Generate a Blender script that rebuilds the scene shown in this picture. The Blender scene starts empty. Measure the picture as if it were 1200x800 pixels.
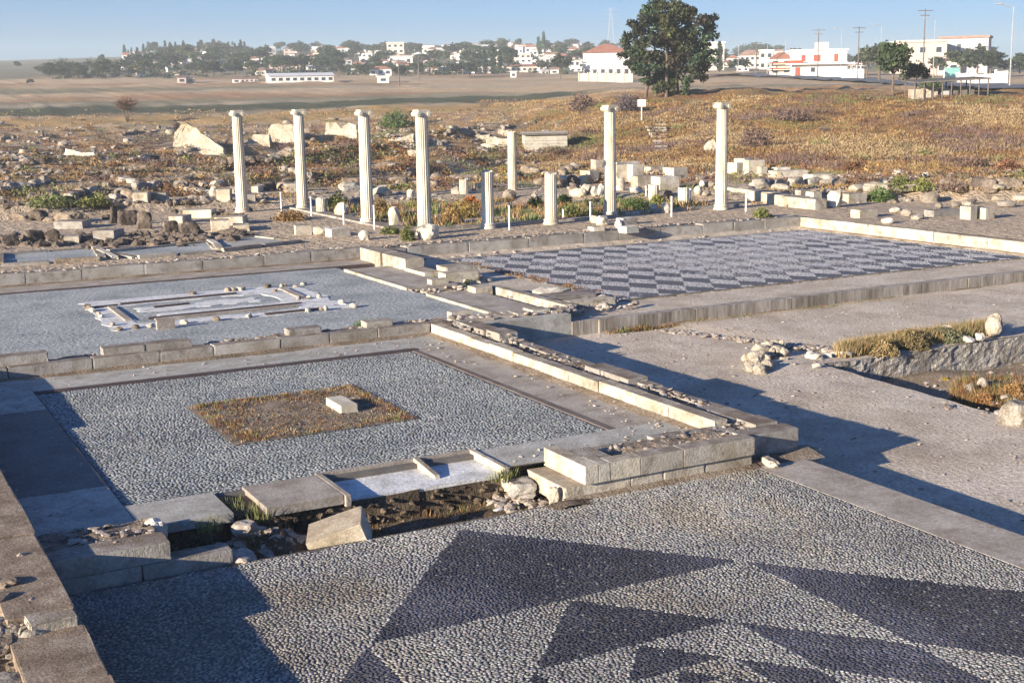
import bpy, bmesh, math, random
import numpy as np
from mathutils import Vector, Matrix, noise as mnoise
from math import radians, pi, sin, cos, tan, atan2, hypot

SC = bpy.context.scene
COL = SC.collection
RND = random.Random(11)
NR = np.random.RandomState(7)

# ------------------------------------------------------------------ camera
CAM_H = 5.0
FPX, PITCH, ROLL, YAW = 1514.27, 0.18790, -0.017637, 0.488976
fw = np.array([sin(YAW)*cos(PITCH), cos(YAW)*cos(PITCH), -sin(PITCH)])
r0 = np.array([cos(YAW), -sin(YAW), 0.0]); u0 = np.cross(r0, fw)
rt = r0*cos(ROLL)+u0*sin(ROLL); up = -r0*sin(ROLL)+u0*cos(ROLL)
cam_d = bpy.data.cameras.new("camera"); cam = bpy.data.objects.new("camera", cam_d); COL.objects.link(cam)
cam_d.sensor_fit = 'HORIZONTAL'; cam_d.sensor_width = 36.0; cam_d.lens = FPX/1200*36
cam_d.clip_start = 0.1; cam_d.clip_end = 6000
M = Matrix(((rt[0], up[0], -fw[0], 0), (rt[1], up[1], -fw[1], 0), (rt[2], up[2], -fw[2], CAM_H), (0, 0, 0, 1)))
cam.matrix_world = M
SC.camera = cam

# ------------------------------------------------------------------ light
SUN_EL = radians(13.8)
SUN_DIR = np.array([-1.0, -0.22]); SUN_DIR /= np.hypot(*SUN_DIR)      # towards the sun, on the ground
w = bpy.data.worlds.new("World"); SC.world = w; w.use_nodes = True
nt = w.node_tree; nt.nodes.clear()
sky = nt.nodes.new('ShaderNodeTexSky'); sky.sky_type = 'NISHITA'; sky.sun_disc = False
sky.sun_elevation = SUN_EL; sky.sun_rotation = atan2(SUN_DIR[0], SUN_DIR[1])
sky.altitude = 0; sky.air_density = 1.0; sky.dust_density = 1.0; sky.ozone_density = 5.0
bg = nt.nodes.new('ShaderNodeBackground'); bg.inputs[1].default_value = .055
wo = nt.nodes.new('ShaderNodeOutputWorld')
tn = nt.nodes.new('ShaderNodeMix'); tn.data_type = 'RGBA'; tn.blend_type = 'MULTIPLY'; tn.inputs[0].default_value = 1.0
tn.inputs[7].default_value = (.36, .74, 1.22, 1)
nt.links.new(sky.outputs[0], tn.inputs[6]); nt.links.new(tn.outputs[2], bg.inputs[0]); nt.links.new(bg.outputs[0], wo.inputs[0])
sd = bpy.data.lights.new("sun", 'SUN'); sun = bpy.data.objects.new("sun", sd); COL.objects.link(sun)
sd.energy = 5.0; sd.angle = radians(0.5); sd.color = (1.0, 0.87, 0.70)
sv = Vector((SUN_DIR[0]*cos(SUN_EL), SUN_DIR[1]*cos(SUN_EL), sin(SUN_EL)))
sun.rotation_euler = sv.to_track_quat('Z', 'Y').to_euler()
sun.location = (-20, -10, 30)
SC.view_settings.view_transform = 'Standard'; SC.view_settings.look = 'None'
SC.view_settings.exposure = 1.52; SC.view_settings.gamma = 1.0; SC.view_settings.use_curve_mapping = False

# ------------------------------------------------------------------ helpers
def tag(o, label=None, cat=None, group=None, kind=None):
    if label: o['label'] = label
    if cat: o['category'] = cat
    if group: o['group'] = group
    if kind: o['kind'] = kind
    return o
def empty(name, loc, label=None, cat=None, group=None, rz=0.0, parent=None):
    o = bpy.data.objects.new(name, None); COL.objects.link(o); o.location = loc; o.rotation_euler[2] = rz
    o.empty_display_size = 0.2
    if parent: o.parent = parent
    return tag(o, label, cat, group)
def link(name, me, mat=None, parent=None, loc=(0, 0, 0), rot=(0, 0, 0), scale=(1, 1, 1)):
    o = bpy.data.objects.new(name, me); COL.objects.link(o)
    if mat is not None and not me.materials: me.materials.append(mat)
    o.location = loc; o.rotation_euler = rot; o.scale = scale
    if parent: o.parent = parent
    return o
def mesh_np(name, V, groups, smooth=False, col=None, mats=None):
    """V (n,3); groups: list of (m,k) index arrays; col (n,3) point colours"""
    V = np.asarray(V, np.float32); me = bpy.data.meshes.new(name)
    me.vertices.add(len(V)); me.vertices.foreach_set('co', V.ravel())
    idx = np.concatenate([np.asarray(g, np.int32).ravel() for g in groups])
    tot = np.concatenate([np.full(len(g), np.asarray(g).shape[1], np.int32) for g in groups])
    me.loops.add(len(idx)); me.loops.foreach_set('vertex_index', idx)
    me.polygons.add(len(tot)); st = np.concatenate([[0], np.cumsum(tot)[:-1]]).astype(np.int32)
    me.polygons.foreach_set('loop_start', st)
    try: me.polygons.foreach_set('loop_total', tot)
    except Exception: pass
    me.polygons.foreach_set('use_smooth', np.full(len(tot), smooth, bool))
    if col is not None:
        a = me.color_attributes.new('Col', 'FLOAT_COLOR', 'POINT')
        c = np.ones((len(V), 4), np.float32); c[:, :3] = col; a.data.foreach_set('color', c.ravel())
    me.update(calc_edges=True); me.validate()
    return me
class MB:
    def __init__(s): s.v = []; s.f = []
    def add(s, vs, fs):
        b = len(s.v); s.v += [tuple(v) for v in vs]; s.f += [[b+i for i in f] for f in fs]
    def box(s, x0, x1, y0, y1, z0, z1):
        s.add([(x, y, z) for z in (z0, z1) for x, y in ((x0, y0), (x1, y0), (x1, y1), (x0, y1))],
              [[3, 2, 1, 0], [4, 5, 6, 7], [0, 1, 5, 4], [1, 2, 6, 5], [2, 3, 7, 6], [3, 0, 4, 7]])
    def prism(s, pts, z0, z1):
        n = len(pts)
        s.add([(x, y, z0) for x, y in pts]+[(x, y, z1) for x, y in pts],
              [list(range(n))[::-1], list(range(n, 2*n))]+[[i, (i+1) % n, n+(i+1) % n, n+i] for i in range(n)])
    def tube(s, p, q, r0, r1=None, n=6, cap=True):
        r1 = r0 if r1 is None else r1; p = Vector(p); q = Vector(q); d = (q-p).normalized()
        a = d.orthogonal().normalized(); b = d.cross(a)
        vs = [p+(a*cos(2*pi*i/n)+b*sin(2*pi*i/n))*r0 for i in range(n)]+[q+(a*cos(2*pi*i/n)+b*sin(2*pi*i/n))*r1 for i in range(n)]
        fs = [[i, (i+1) % n, n+(i+1) % n, n+i] for i in range(n)]
        if cap: fs += [list(range(n))[::-1], list(range(n, 2*n))]
        s.add(vs, fs)
    def lathe(s, prof, n=20, c=(0, 0, 0)):
        vs = [(c[0]+r*cos(2*pi*i/n), c[1]+r*sin(2*pi*i/n), c[2]+z) for r, z in prof for i in range(n)]
        fs = [[k*n+i, k*n+(i+1) % n, (k+1)*n+(i+1) % n, (k+1)*n+i] for k in range(len(prof)-1) for i in range(n)]
        fs += [list(range(n))[::-1], [(len(prof)-1)*n+i for i in range(n)]]
        s.add(vs, fs)
    def mesh(s, name, smooth=False):
        me = bpy.data.meshes.new(name); me.from_pydata(s.v, [], s.f); me.update()
        if smooth:
            for p in me.polygons: p.use_smooth = True
        return me
    def build(s, name, mat, parent=None, loc=(0, 0, 0), rot=(0, 0, 0), smooth=False):
        return link(name, s.mesh(name, smooth), mat, parent, loc, rot)

# ------------------------------------------------------------------ materials
def mat(name, cols, scale=1.0, fine=18.0, bump=0.3, rough=0.9, attr=False, rand=0.0, top=None, dist=0.02, stain=None, speck=0.25, spec=0.2, stretch=None):
    m = bpy.data.materials.new(name); m.use_nodes = True; t = m.node_tree; N = t.nodes; L = t.links
    b = N['Principled BSDF']; b.inputs['Roughness'].default_value = rough; b.inputs['Specular IOR Level'].default_value = spec
    g = N.new('ShaderNodeNewGeometry'); pos = g.outputs['Position']
    if stretch:
        mp = N.new('ShaderNodeMapping'); mp.inputs['Scale'].default_value = stretch; L.new(pos, mp.inputs[0]); pos = mp.outputs[0]
    def noise(sc, det=5, ro=0.6):
        n = N.new('ShaderNodeTexNoise'); n.inputs['Scale'].default_value = sc; n.inputs['Detail'].default_value = det
        n.inputs['Roughness'].default_value = ro; L.new(pos, n.inputs['Vector']); return n.outputs['Fac']
    def mix(kind, fac, a, bb):
        x = N.new('ShaderNodeMix'); x.data_type = 'RGBA'; x.blend_type = kind
        if hasattr(fac, 'is_output'): L.new(fac, x.inputs[0])
        else: x.inputs[0].default_value = fac
        for v, k in ((a, 6), (bb, 7)):
            if hasattr(v, 'is_output'): L.new(v, x.inputs[k])
            else: x.inputs[k].default_value = (*v, 1)
        return x.outputs[2]
    def ramp(f, pts):
        r = N.new('ShaderNodeValToRGB'); e = r.color_ramp.elements
        while len(e) < len(pts): e.new(0.5)
        for i, (p, c) in enumerate(pts): e[i].position = p; e[i].color = (*c, 1)
        L.new(f, r.inputs[0]); return r.outputs[0]
    n1 = noise(scale)
    k = len(cols)
    c = ramp(n1, [(0.32+0.36*i/max(1, k-1), cols[i]) for i in range(k)]) if k > 1 else mix('MIX', 0.0, cols[0], cols[0])
    if attr:
        a = N.new('ShaderNodeAttribute'); a.attribute_name = 'Col'
        c = mix('MULTIPLY', 1.0, a.outputs['Color'], c)
    nf = noise(fine, 4, 0.65)
    c = mix('MULTIPLY', 1.0, c, ramp(nf, [(0.3, (1-speck,)*3), (0.7, (1+speck*0.6,)*3)]))
    if stain:
        c = mix('MIX', ramp(noise(scale*2.3, 6, 0.7), [(0.5, (0, 0, 0)), (0.68, (stain[1],)*3)]), c, stain[0])
    if top:
        sx = N.new('ShaderNodeSeparateXYZ'); L.new(g.outputs['Normal'], sx.inputs[0])
        mm = N.new('ShaderNodeMath'); mm.operation = 'MULTIPLY'
        L.new(ramp(sx.outputs[2], [(0.55, (0, 0, 0)), (0.85, (1, 1, 1))]), mm.inputs[0])
        L.new(ramp(noise(scale*1.7, 6, 0.7), [(0.36, (0.1,)*3), (0.6, (top[1],)*3)]), mm.inputs[1])
        c = mix('MIX', mm.outputs[0], c, top[0])
    if rand:
        oi = N.new('ShaderNodeObjectInfo')
        c = mix('MULTIPLY', 1.0, c, ramp(oi.outputs['Random'], [(0.0, (1-rand, 1-rand, 1-rand*0.8)), (1.0, (1+rand*0.5,)*3)]))
    L.new(c, b.inputs['Base Color'])
    if bump:
        bp = N.new('ShaderNodeBump'); bp.inputs['Strength'].default_value = bump; bp.inputs['Distance'].default_value = dist
        L.new(nf, bp.inputs['Height']); L.new(bp.outputs[0], b.inputs['Normal'])
    return m
LICH = ((0.15, 0.108, 0.072), 0.9)
MT = {}
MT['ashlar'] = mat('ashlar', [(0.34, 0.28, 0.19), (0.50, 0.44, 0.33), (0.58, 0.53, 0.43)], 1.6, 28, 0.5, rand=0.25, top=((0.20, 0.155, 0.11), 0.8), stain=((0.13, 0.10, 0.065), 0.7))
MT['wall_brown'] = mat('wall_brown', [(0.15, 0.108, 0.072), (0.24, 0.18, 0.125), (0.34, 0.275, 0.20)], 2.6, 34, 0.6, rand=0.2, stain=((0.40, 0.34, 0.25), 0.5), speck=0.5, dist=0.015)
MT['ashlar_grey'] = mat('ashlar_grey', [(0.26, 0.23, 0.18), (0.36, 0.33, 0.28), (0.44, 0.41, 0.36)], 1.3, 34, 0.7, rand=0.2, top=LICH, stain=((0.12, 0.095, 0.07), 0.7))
MT['rubble'] = mat('rubble', [(0.22, 0.17, 0.12), (0.38, 0.32, 0.25), (0.55, 0.50, 0.42)], 5, 40, 0.6, rand=0.3)
MT['core'] = mat('core', [(0.13, 0.10, 0.075), (0.27, 0.21, 0.15), (0.40, 0.34, 0.27)], 3.0, 22, 1.0, dist=0.06, speck=0.5)
MT['field_stone'] = mat('field_stone', [(0.20, 0.165, 0.12), (0.36, 0.31, 0.235), (0.50, 0.445, 0.35)], 0.9, 14, 0.6, rand=0.35, dist=0.04)
MT['pit_render'] = mat('pit_render', [(0.20, 0.18, 0.15), (0.34, 0.31, 0.27), (0.43, 0.40, 0.35)], 1.6, 13, 1.0, dist=0.06, speck=0.55, stain=((0.14, 0.10, 0.06), 0.7))
MT['marble'] = mat('marble', [(0.36, 0.305, 0.215), (0.52, 0.47, 0.37), (0.59, 0.55, 0.455)], 2.2, 30, 0.25, rough=0.7, stain=((0.42, 0.35, 0.24), 0.5), speck=0.12, stretch=(1, 1, 0.35))
MT['rock_cream'] = mat('rock_cream', [(0.36, 0.30, 0.20), (0.50, 0.435, 0.32), (0.58, 0.52, 0.40)], 0.6, 5, 0.8, dist=0.12, speck=0.3, stain=((0.24, 0.17, 0.10), 0.5))
MT['cairn'] = mat('cairn', [(0.24, 0.20, 0.14), (0.40, 0.345, 0.26), (0.52, 0.46, 0.37)], 3, 24, 0.8, rand=.3, dist=0.03, speck=.4)
MT['marble_old'] = mat('marble_old', [(0.36, 0.31, 0.22), (0.55, 0.50, 0.40), (0.66, 0.62, 0.54)], 2.0, 20, 0.6, rough=0.85, stain=((0.20, 0.16, 0.11), 0.6), rand=0.15, dist=0.03)
MT['cement'] = mat('cement', [(0.29, 0.275, 0.235), (0.37, 0.355, 0.31), (0.45, 0.43, 0.38)], 1.6, 30, 0.5, dist=0.012, stain=((0.18, 0.15, 0.12), 0.6), speck=0.32)
MT['cement_brown'] = mat('cement_brown', [(0.26, 0.22, 0.18), (0.34, 0.30, 0.25), (0.42, 0.375, 0.32)], 1.6, 30, 0.5, dist=0.012, stain=((0.17, 0.125, 0.09), 0.65), speck=0.35)
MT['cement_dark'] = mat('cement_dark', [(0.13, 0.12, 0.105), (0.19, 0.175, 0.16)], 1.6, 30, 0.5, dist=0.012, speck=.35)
MT['mortar'] = mat('mortar', [(0.11, 0.10, 0.09), (0.18, 0.165, 0.145)], 1.5, 40, 0.5)
MT['pebble'] = mat('pebble', [(0.78, 0.78, 0.80), (1.08, 1.05, 1.0)], 0.9, 60, 0.15, rough=0.75, attr=True, speck=0.12, spec=0.2)
MT['gravel'] = mat('gravel', [(0.38, 0.315, 0.235), (0.50, 0.425, 0.33), (0.58, 0.50, 0.405)], 0.7, 17, 1.0, dist=0.03, stain=((0.30, 0.235, 0.18), 0.6), speck=0.42)
MT['dirt'] = mat('dirt', [(0.13, 0.10, 0.07), (0.24, 0.185, 0.13), (0.32, 0.26, 0.2)], 1.4, 20, 1.0, dist=0.06, speck=0.45)
MT['stained_wall'] = mat('stained_wall', [(0.20, 0.17, 0.13), (0.31, 0.275, 0.23), (0.40, 0.36, 0.31)], 1.8, 16, 0.6, dist=0.02, stain=((0.10, 0.075, 0.055), 0.8), speck=0.4, stretch=(1, 1, 0.12))
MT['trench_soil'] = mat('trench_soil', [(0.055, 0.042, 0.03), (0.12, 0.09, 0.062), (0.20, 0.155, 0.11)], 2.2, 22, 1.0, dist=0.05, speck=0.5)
MT['inlay_dark'] = mat('inlay_dark', [(0.055, 0.04, 0.04), (0.10, 0.075, 0.07)], 2, 40, 0.4)
MT['floor_grey'] = mat('floor_grey', [(0.24, 0.26, 0.25), (0.34, 0.35, 0.335), (0.41, 0.415, 0.39)], 0.8, 11, 1.0, dist=0.03, speck=0.5)
MT['white_plaster'] = mat('white_plaster', [(0.44, 0.43, 0.40), (0.60, 0.595, 0.57), (0.70, 0.695, 0.67)], 3, 20, 0.6, dist=0.02, stain=((0.3, 0.27, 0.22), 0.5))
MT['ground'] = mat('ground', [(0.80, 0.80, 0.82), (1.0, 0.98, 0.95), (1.18, 1.14, 1.08)], 0.35, 3.2, 1.0, attr=True, dist=0.25, speck=0.42)
MT['veg'] = mat('veg', [(0.75, 0.75, 0.75), (1.2, 1.2, 1.2)], 2.0, 9, 0.0, attr=True, speck=0.3, rough=0.8)
MT['leaf'] = mat('leaf', [(0.6, 0.65, 0.7), (1.25, 1.2, 1.0)], 0.5, 3, 0.0, attr=True, speck=0.3, rough=0.7)
MT['bark'] = mat('bark', [(0.09, 0.065, 0.045), (0.16, 0.12, 0.09)], 3, 20, 0.6)
MT['dark_stone'] = mat('dark_stone', [(0.06, 0.047, 0.036), (0.13, 0.10, 0.075), (0.26, 0.21, 0.16)], 1.2, 9, 0.8, rand=.3, dist=.05, speck=.4)
MT['white_paint'] = mat('white_paint', [(0.72, 0.71, 0.68), (0.80, 0.79, 0.77)], 2, 30, 0.1, rough=0.6, speck=0.06)
MT['wall_white'] = mat('wall_white', [(0.62, 0.60, 0.55), (0.74, 0.72, 0.67)], 0.3, 2, 0.1, rand=0.12, speck=0.08)
MT['wall_cream'] = mat('wall_cream', [(0.55, 0.49, 0.38), (0.68, 0.61, 0.48)], 0.3, 2, 0.1, rand=0.12, speck=0.08)
MT['wall_pink'] = mat('wall_pink', [(0.50, 0.38, 0.32), (0.60, 0.48, 0.41)], 0.3, 2, 0.1, rand=0.12, speck=0.08)
MT['wall_grey'] = mat('wall_grey', [(0.34, 0.33, 0.33), (0.46, 0.45, 0.44)], 0.3, 2, 0.1, rand=0.12, speck=0.1)
MT['roof_red'] = mat('roof_red', [(0.30, 0.12, 0.075), (0.42, 0.19, 0.12)], 0.8, 6, 0.4, rand=0.2, dist=0.1)
MT['roof_brown'] = mat('roof_brown', [(0.22, 0.13, 0.10), (0.32, 0.21, 0.16)], 0.8, 6, 0.4, rand=0.2, dist=0.1)
MT['roof_pale'] = mat('roof_pale', [(0.50, 0.51, 0.52), (0.62, 0.62, 0.62)], 0.6, 6, 0.2)
MT['shutter_red'] = mat('shutter_red', [(0.30, 0.07, 0.04), (0.36, 0.10, 0.06)], 3, 20, 0.1)
MT['pane'] = mat('pane', [(0.03, 0.035, 0.05), (0.06, 0.065, 0.08)], 1, 8, 0.0, rough=0.25, spec=0.5)
MT['pole_wood'] = mat('pole_wood', [(0.10, 0.08, 0.07), (0.17, 0.14, 0.12)], 2, 20, 0.2)
MT['pole_steel'] = mat('pole_steel', [(0.26, 0.27, 0.28), (0.34, 0.34, 0.35)], 2, 20, 0.1, rough=0.5)
MT['asphalt'] = mat('asphalt', [(0.10, 0.105, 0.12), (0.15, 0.155, 0.17)], 0.3, 5, 0.3)
MT['gate_green'] = mat('gate_green', [(0.16, 0.36, 0.33), (0.22, 0.44, 0.40)], 2, 10, 0.1, rough=0.5)
MT['shed_block'] = mat('shed_block', [(0.36, 0.33, 0.27), (0.46, 0.43, 0.36)], 1.5, 12, 0.4, stain=((0.2, 0.17, 0.12), 0.5))
MT['concrete_dark'] = mat('concrete_dark', [(0.09, 0.08, 0.07), (0.16, 0.14, 0.12)], 1.5, 12, 0.4)

# ------------------------------------------------------------------ terrain
ED = np.array([58, 80, 100, 120, 150, 200, 260, 330, 420, 560, 750, 1100, 2500.])
ES = np.array([-750, -600, -450, -380, 0, 60, 130, 280, 420, 600, 900.])
L_ = [-121, -88, -70, -57, -42, -20, 0, 15, 27, 38, 45, 51, 50]
ET = np.array([L_, L_, [-121, -88, -70, -57, -42, -20, 0, 15, 27, 38, 48, 53, 50], [-121, -88, -70, -57, -42, -20, 0, 15, 26, 41, 53, 58, 54],
               [-121, -86, -64, -47, -31, -12, 3, 13, 23, 37, 51, 56, 52], [-121, -86, -58, -36, -20, -7, 4, 13, 23, 36, 50, 55, 52],
               [-121, -86, -50, -23, -4, 2, 6, 14, 24, 34, 46, 52, 50], [-121, -82, -42, -16, 0, 2, 9, 17, 25, 29, 33, 38, 38],
               [-121, -84, -42, -14, -3, 2, 7, 14, 21, 25, 29, 33, 34], [-121, -88, -48, -18, -3, 0, 4, 12, 18, 22, 26, 29, 30],
               [-121, -88, -48, -18, -3, 0, 4, 12, 18, 22, 26, 29, 30]], float)
def vnoise(x, y, seed=0, octs=4, f=1.0):
    """cheap value noise, numpy"""
    out = np.zeros_like(x, dtype=float); amp = 1.0; tot = 0
    for o in range(octs):
        xx = x*f+seed*17.3+o*31.7; yy = y*f+seed*9.1+o*11.3
        xi = np.floor(xx); yi = np.floor(yy); fx = xx-xi; fy = yy-yi
        fx = fx*fx*(3-2*fx); fy = fy*fy*(3-2*fy)
        def h(a, b):
            s = np.sin(a*127.1+b*311.7+seed*74.7)*43758.5453; return s-np.floor(s)
        v = (h(xi, yi)*(1-fx)+h(xi+1, yi)*fx)*(1-fy)+(h(xi, yi+1)*(1-fx)+h(xi+1, yi+1)*fx)*fy
        out += v*amp; tot += amp; amp *= 0.5; f *= 2.0
    return out/tot
def polar(x, y):
    d = np.hypot(x, y); ph = np.arctan2(x, y)-YAW
    ph = np.clip(ph, -1.3, 1.3)
    return d, 1541*np.tan(ph), ph
def terrain(x, y):
    x = np.asarray(x, float); y = np.asarray(y, float)
    d, s, ph = polar(x, y); s = np.clip(s, -749, 899)
    si = np.clip(np.searchsorted(ES, s)-1, 0, len(ES)-2); fs = (s-ES[si])/(ES[si+1]-ES[si]); fs = fs*fs*(3-2*fs)
    dc = np.clip(d, 58.01, 2499); di = np.clip(np.searchsorted(ED, dc)-1, 0, len(ED)-2); fd = (dc-ED[di])/(ED[di+1]-ED[di])
    tt = ET*ED[None, :]/1569.0
    T = (tt[si, di]*(1-fs)+tt[si+1, di]*fs)*(1-fd)+(tt[si, di+1]*(1-fs)+tt[si+1, di+1]*fs)*fd
    T = 5.0+T*np.cos(np.clip(ph, -.6, .6))
    T = np.where(d <= 58.0, 0.33, np.maximum(T, 0.33))
    k = np.clip((d-62)/40, 0, 1)
    T = T+k*(vnoise(x, y, 3, 4, 0.09)-0.5)*1.5*np.clip(160/d, 0.2, 1)+k*(vnoise(x, y, 5, 3, 0.5)-0.5)*0.75
    # a path comes down the bank; shallow excavation trenches in the ruin field
    tr = np.clip((vnoise(x*.35, y*1.5, 8, 2, 0.09)-0.53)*9, 0, 1)*np.clip((d-66)/8, 0, 1)*np.clip((150-d)/12, 0, 1)*np.clip((90-s)/60, 0, 1)
    T = T-tr*1.5
    m1 = np.exp(-(((x-36)/5.0)**2+((y-88)/6.0)**2)); T = T+m1*1.0
    return T
def t1(x, y): return float(terrain(np.array([x]), np.array([y]))[0])
def ray(px, py):
    v = fw*FPX+rt*(px-600)-up*(py-400); return v/np.hypot(v[0], v[1])
def at(px, py, z):
    r = ray(px, py); t = (z-CAM_H)/r[2]; return r[0]*t, r[1]*t
_D = np.concatenate([np.arange(40, 140, 0.3), np.geomspace(140, 2400, 600)])
_PX = np.arange(-60, 1280, 5.0); _T = {}
def _col(k):
    if k not in _T:
        r = ray(_PX[k], 150); _T[k] = terrain(r[0]*_D, r[1]*_D)
    return _T[k]
def on_ground(px, py):
    """point of the terrain seen in that direction"""
    r = ray(px, py); k = int(min(max((px+60)/5, 0), len(_PX)-2)); f = (px-_PX[k])/5; T = _col(k)*(1-f)+_col(k+1)*f
    Z = CAM_H+r[2]*_D; hit = np.nonzero(Z <= T)[0]; i = hit[0] if len(hit) else len(_D)-1
    return float(r[0]*_D[i]), float(r[1]*_D[i]), float(T[i]), float(_D[i])
def at_dist(px, d):
    r = ray(px, 110); return r[0]*d, r[1]*d, t1(r[0]*d, r[1]*d)
EX, EY = 32.75, 38.35       # inner corner of the terrace round the sunken rooms
def axis(a, b, c, e, h, gr):
    xs = [b]
    s = h
    while xs[0] > a: s *= gr; xs.insert(0, xs[0]-s)
    x = b
    while x < c-h*0.5: x += h; xs.append(x)
    s = h
    while xs[-1] < e: s *= gr; xs.append(xs[-1]+s)
    return np.array(xs)
gx = axis(-300, -4, 130, 1500, 0.8, 1.09); gy = axis(-60, 20, 140, 1700, 0.8, 1.08)
gx[np.argmin(abs(gx-EX))] = EX; gy[np.argmin(abs(gy-EY))] = EY
GX, GY = np.meshgrid(gx, gy); GZ = terrain(GX, GY)
def ground_col(X, Y):
    d, s, ph = polar(X, Y); n = vnoise(X, Y, 1, 4, 0.12); n2 = vnoise(X, Y, 2, 4, 0.45); n3 = vnoise(X, Y, 4, 3, 0.03)
    def c(*a): return np.array(a)[None, None, :]*np.ones(X.shape+(1,))
    pale = c(0.44, 0.35, 0.25); grey = c(0.30, 0.265, 0.20); och = c(0.30, 0.175, 0.06); rust = c(0.22, 0.10, 0.045); olive = c(0.13, 0.13, 0.05); dark = c(0.10, 0.08, 0.055)
    out = pale.copy()
    def blend(a, f): f = np.clip(f, 0, 1)[..., None]; return out*(1-f)+a*f
    m = np.clip((d-60)/12, 0, 1)
    out = blend(grey, m*np.clip((n-0.42)*5, 0, 1)*0.7)
    out = blend(och, m*np.clip((n2-0.44)*8, 0, 1)*0.85)
    out = blend(rust, m*np.clip((vnoise(X, Y, 6, 4, 0.25)-0.54)*9, 0, 1)*0.8)
    out = blend(dark, m*np.clip((vnoise(X, Y*1.6, 16, 4, 0.33)-0.59)*12, 0, 1)*0.85)
    bank = np.clip((s-20)/120, 0, 1)*np.clip((d-76)/8, 0, 1)*np.clip((168-d)/20, 0, 1)
    bank = np.maximum(bank, np.clip((s-200)/80, 0, 1)*np.clip((d-70)/7, 0, 1)*np.clip((175-d)/15, 0, 1))
    out = blend(och*.85, bank*0.95); out = blend(rust, bank*np.clip((n-0.52)*7, 0, 1)*0.75)
    out = blend(c(0.30, 0.21, 0.10), bank*np.clip((n2-0.52)*7, 0, 1)*0.8)
    far = np.clip((d-150)/25, 0, 1)
    out = blend(c(0.45, 0.33, 0.20), far); out = blend(c(0.30, 0.165, 0.08), far*np.clip((vnoise(X*.2+d*.02, d*.35, 19, 3, 0.2)-0.5)*8, 0, 1)*.8)
    out = blend(c(0.36, 0.31, 0.23), far*np.clip((vnoise(X*0.05, d, 9, 3, 0.06)-0.52)*8, 0, 1)*.8); out = blend(c(0.16, 0.15, 0.08), far*np.clip((vnoise(X*.15, d, 29, 4, 0.05)-0.57)*9, 0, 1)*.8)
    crop = np.clip((d-212)/4, 0, 1)*np.clip((246-d)/4, 0, 1)*np.clip((130-s)/60, 0, 1)
    out = blend(c(0.055, 0.065, 0.03), crop*0.95)
    gold = np.clip((d-180)/6, 0, 1)*np.clip((212-d)/4, 0, 1)*np.clip((150-s)/60, 0, 1)
    out = blend(c(0.38, 0.24, 0.08), gold*0.75)
    town = np.clip((d-430)/50, 0, 1)
    out = blend(c(0.13, 0.13, 0.09), town*0.8)
    return out
GC = ground_col(GX, GY)
nY, nX = GX.shape; idx = np.arange(nX*nY).reshape(nY, nX)
Q = np.stack([idx[:-1, :-1], idx[:-1, 1:], idx[1:, 1:], idx[1:, :-1]], -1).reshape(-1, 4)
cx = (GX[:-1, :-1]+GX[1:, 1:])/2; cy = (GY[:-1, :-1]+GY[1:, 1:])/2
Q = Q[~((cx < EX) & (cy < EY)).ravel()]
gV = np.stack([GX, GY, GZ], -1).reshape(-1, 3)
ground = link('ground', mesh_np('ground', gV, [Q], True, GC.reshape(-1, 3)), MT['ground']); ground['kind'] = 'structure'

# ------------------------------------------------------------------ sunken floors (structure)
def sheet(name, x0, x1, y0, y1, z, m, nx=2, ny=2, fz=None, kind='structure', parent=None):
    xs = np.linspace(x0, x1, nx); ys = np.linspace(y0, y1, ny); X, Y = np.meshgrid(xs, ys)
    Z = np.full(X.shape, float(z)) if fz is None else fz(X, Y)
    i = np.arange(nx*ny).reshape(ny, nx); q = np.stack([i[:-1, :-1], i[:-1, 1:], i[1:, 1:], i[1:, :-1]], -1).reshape(-1, 4)
    o = link(name, mesh_np(name, np.stack([X, Y, Z], -1).reshape(-1, 3), [q], True), m, parent)
    if kind: o['kind'] = kind
    return o
sheet('subsoil', -30, 60, -30, 39.5, -1.45, MT['dirt'])
def low_z(X, Y):
    z = -0.6+0.2*np.clip((Y-16)/8.5, 0, 1)
    rise = np.clip((X-(18.9-(Y-20.5)*0.37))/0.35, 0, 1)*np.clip((Y-20)/0.6, 0, 1)
    z = z+0.05*rise+(vnoise(X, Y, 12, 3, 0.8)-0.5)*0.05
    z = z+0.05*np.exp(-(((X-17.2)/0.9)**2+((Y-20.3)/0.6)**2))
    z = z+0.25*np.exp(-(((X-18.3)/0.6)**2+((Y-14.6)/0.5)**2))*0
    return z
PX0, PY0, PY1 = 17.75, 12.6, 19.85          # excavated pit
def low_floor():
    xs = np.concatenate([np.arange(12.0, PX0, 0.23), [PX0], np.arange(PX0+0.25, 34.2, 0.3)])
    ys = np.concatenate([np.arange(-6, PY0, 0.5), [PY0], np.arange(PY0+0.25, PY1, 0.25), [PY1], np.arange(PY1+0.25, 25.2, 0.25), [25.3]])
    X, Y = np.meshgrid(xs, ys); Z = low_z(X, Y); ny, nx = X.shape
    i = np.arange(nx*ny).reshape(ny, nx); q = np.stack([i[:-1, :-1], i[:-1, 1:], i[1:, 1:], i[1:, :-1]], -1).reshape(-1, 4)
    cx = ((X[:-1, :-1]+X[1:, 1:])/2).ravel(); cy = ((Y[:-1, :-1]+Y[1:, 1:])/2).ravel()
    q = q[~((cx > PX0) & (cy > PY0) & (cy < PY1) & (cx > PX0+0.0))]
    V = np.stack([X, Y, Z], -1).reshape(-1, 3)
    # near edge of the pit runs slightly askew and crumbles
    e = abs(V[:, 0]-PX0) < 1e-6; V[e, 0] += 0.02*np.sin(V[e, 1]*7.0)
    o = link('gravel_court', mesh_np('gravel_court', V, [q], True), MT['gravel']); o['kind'] = 'structure'
low_floor()
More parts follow.
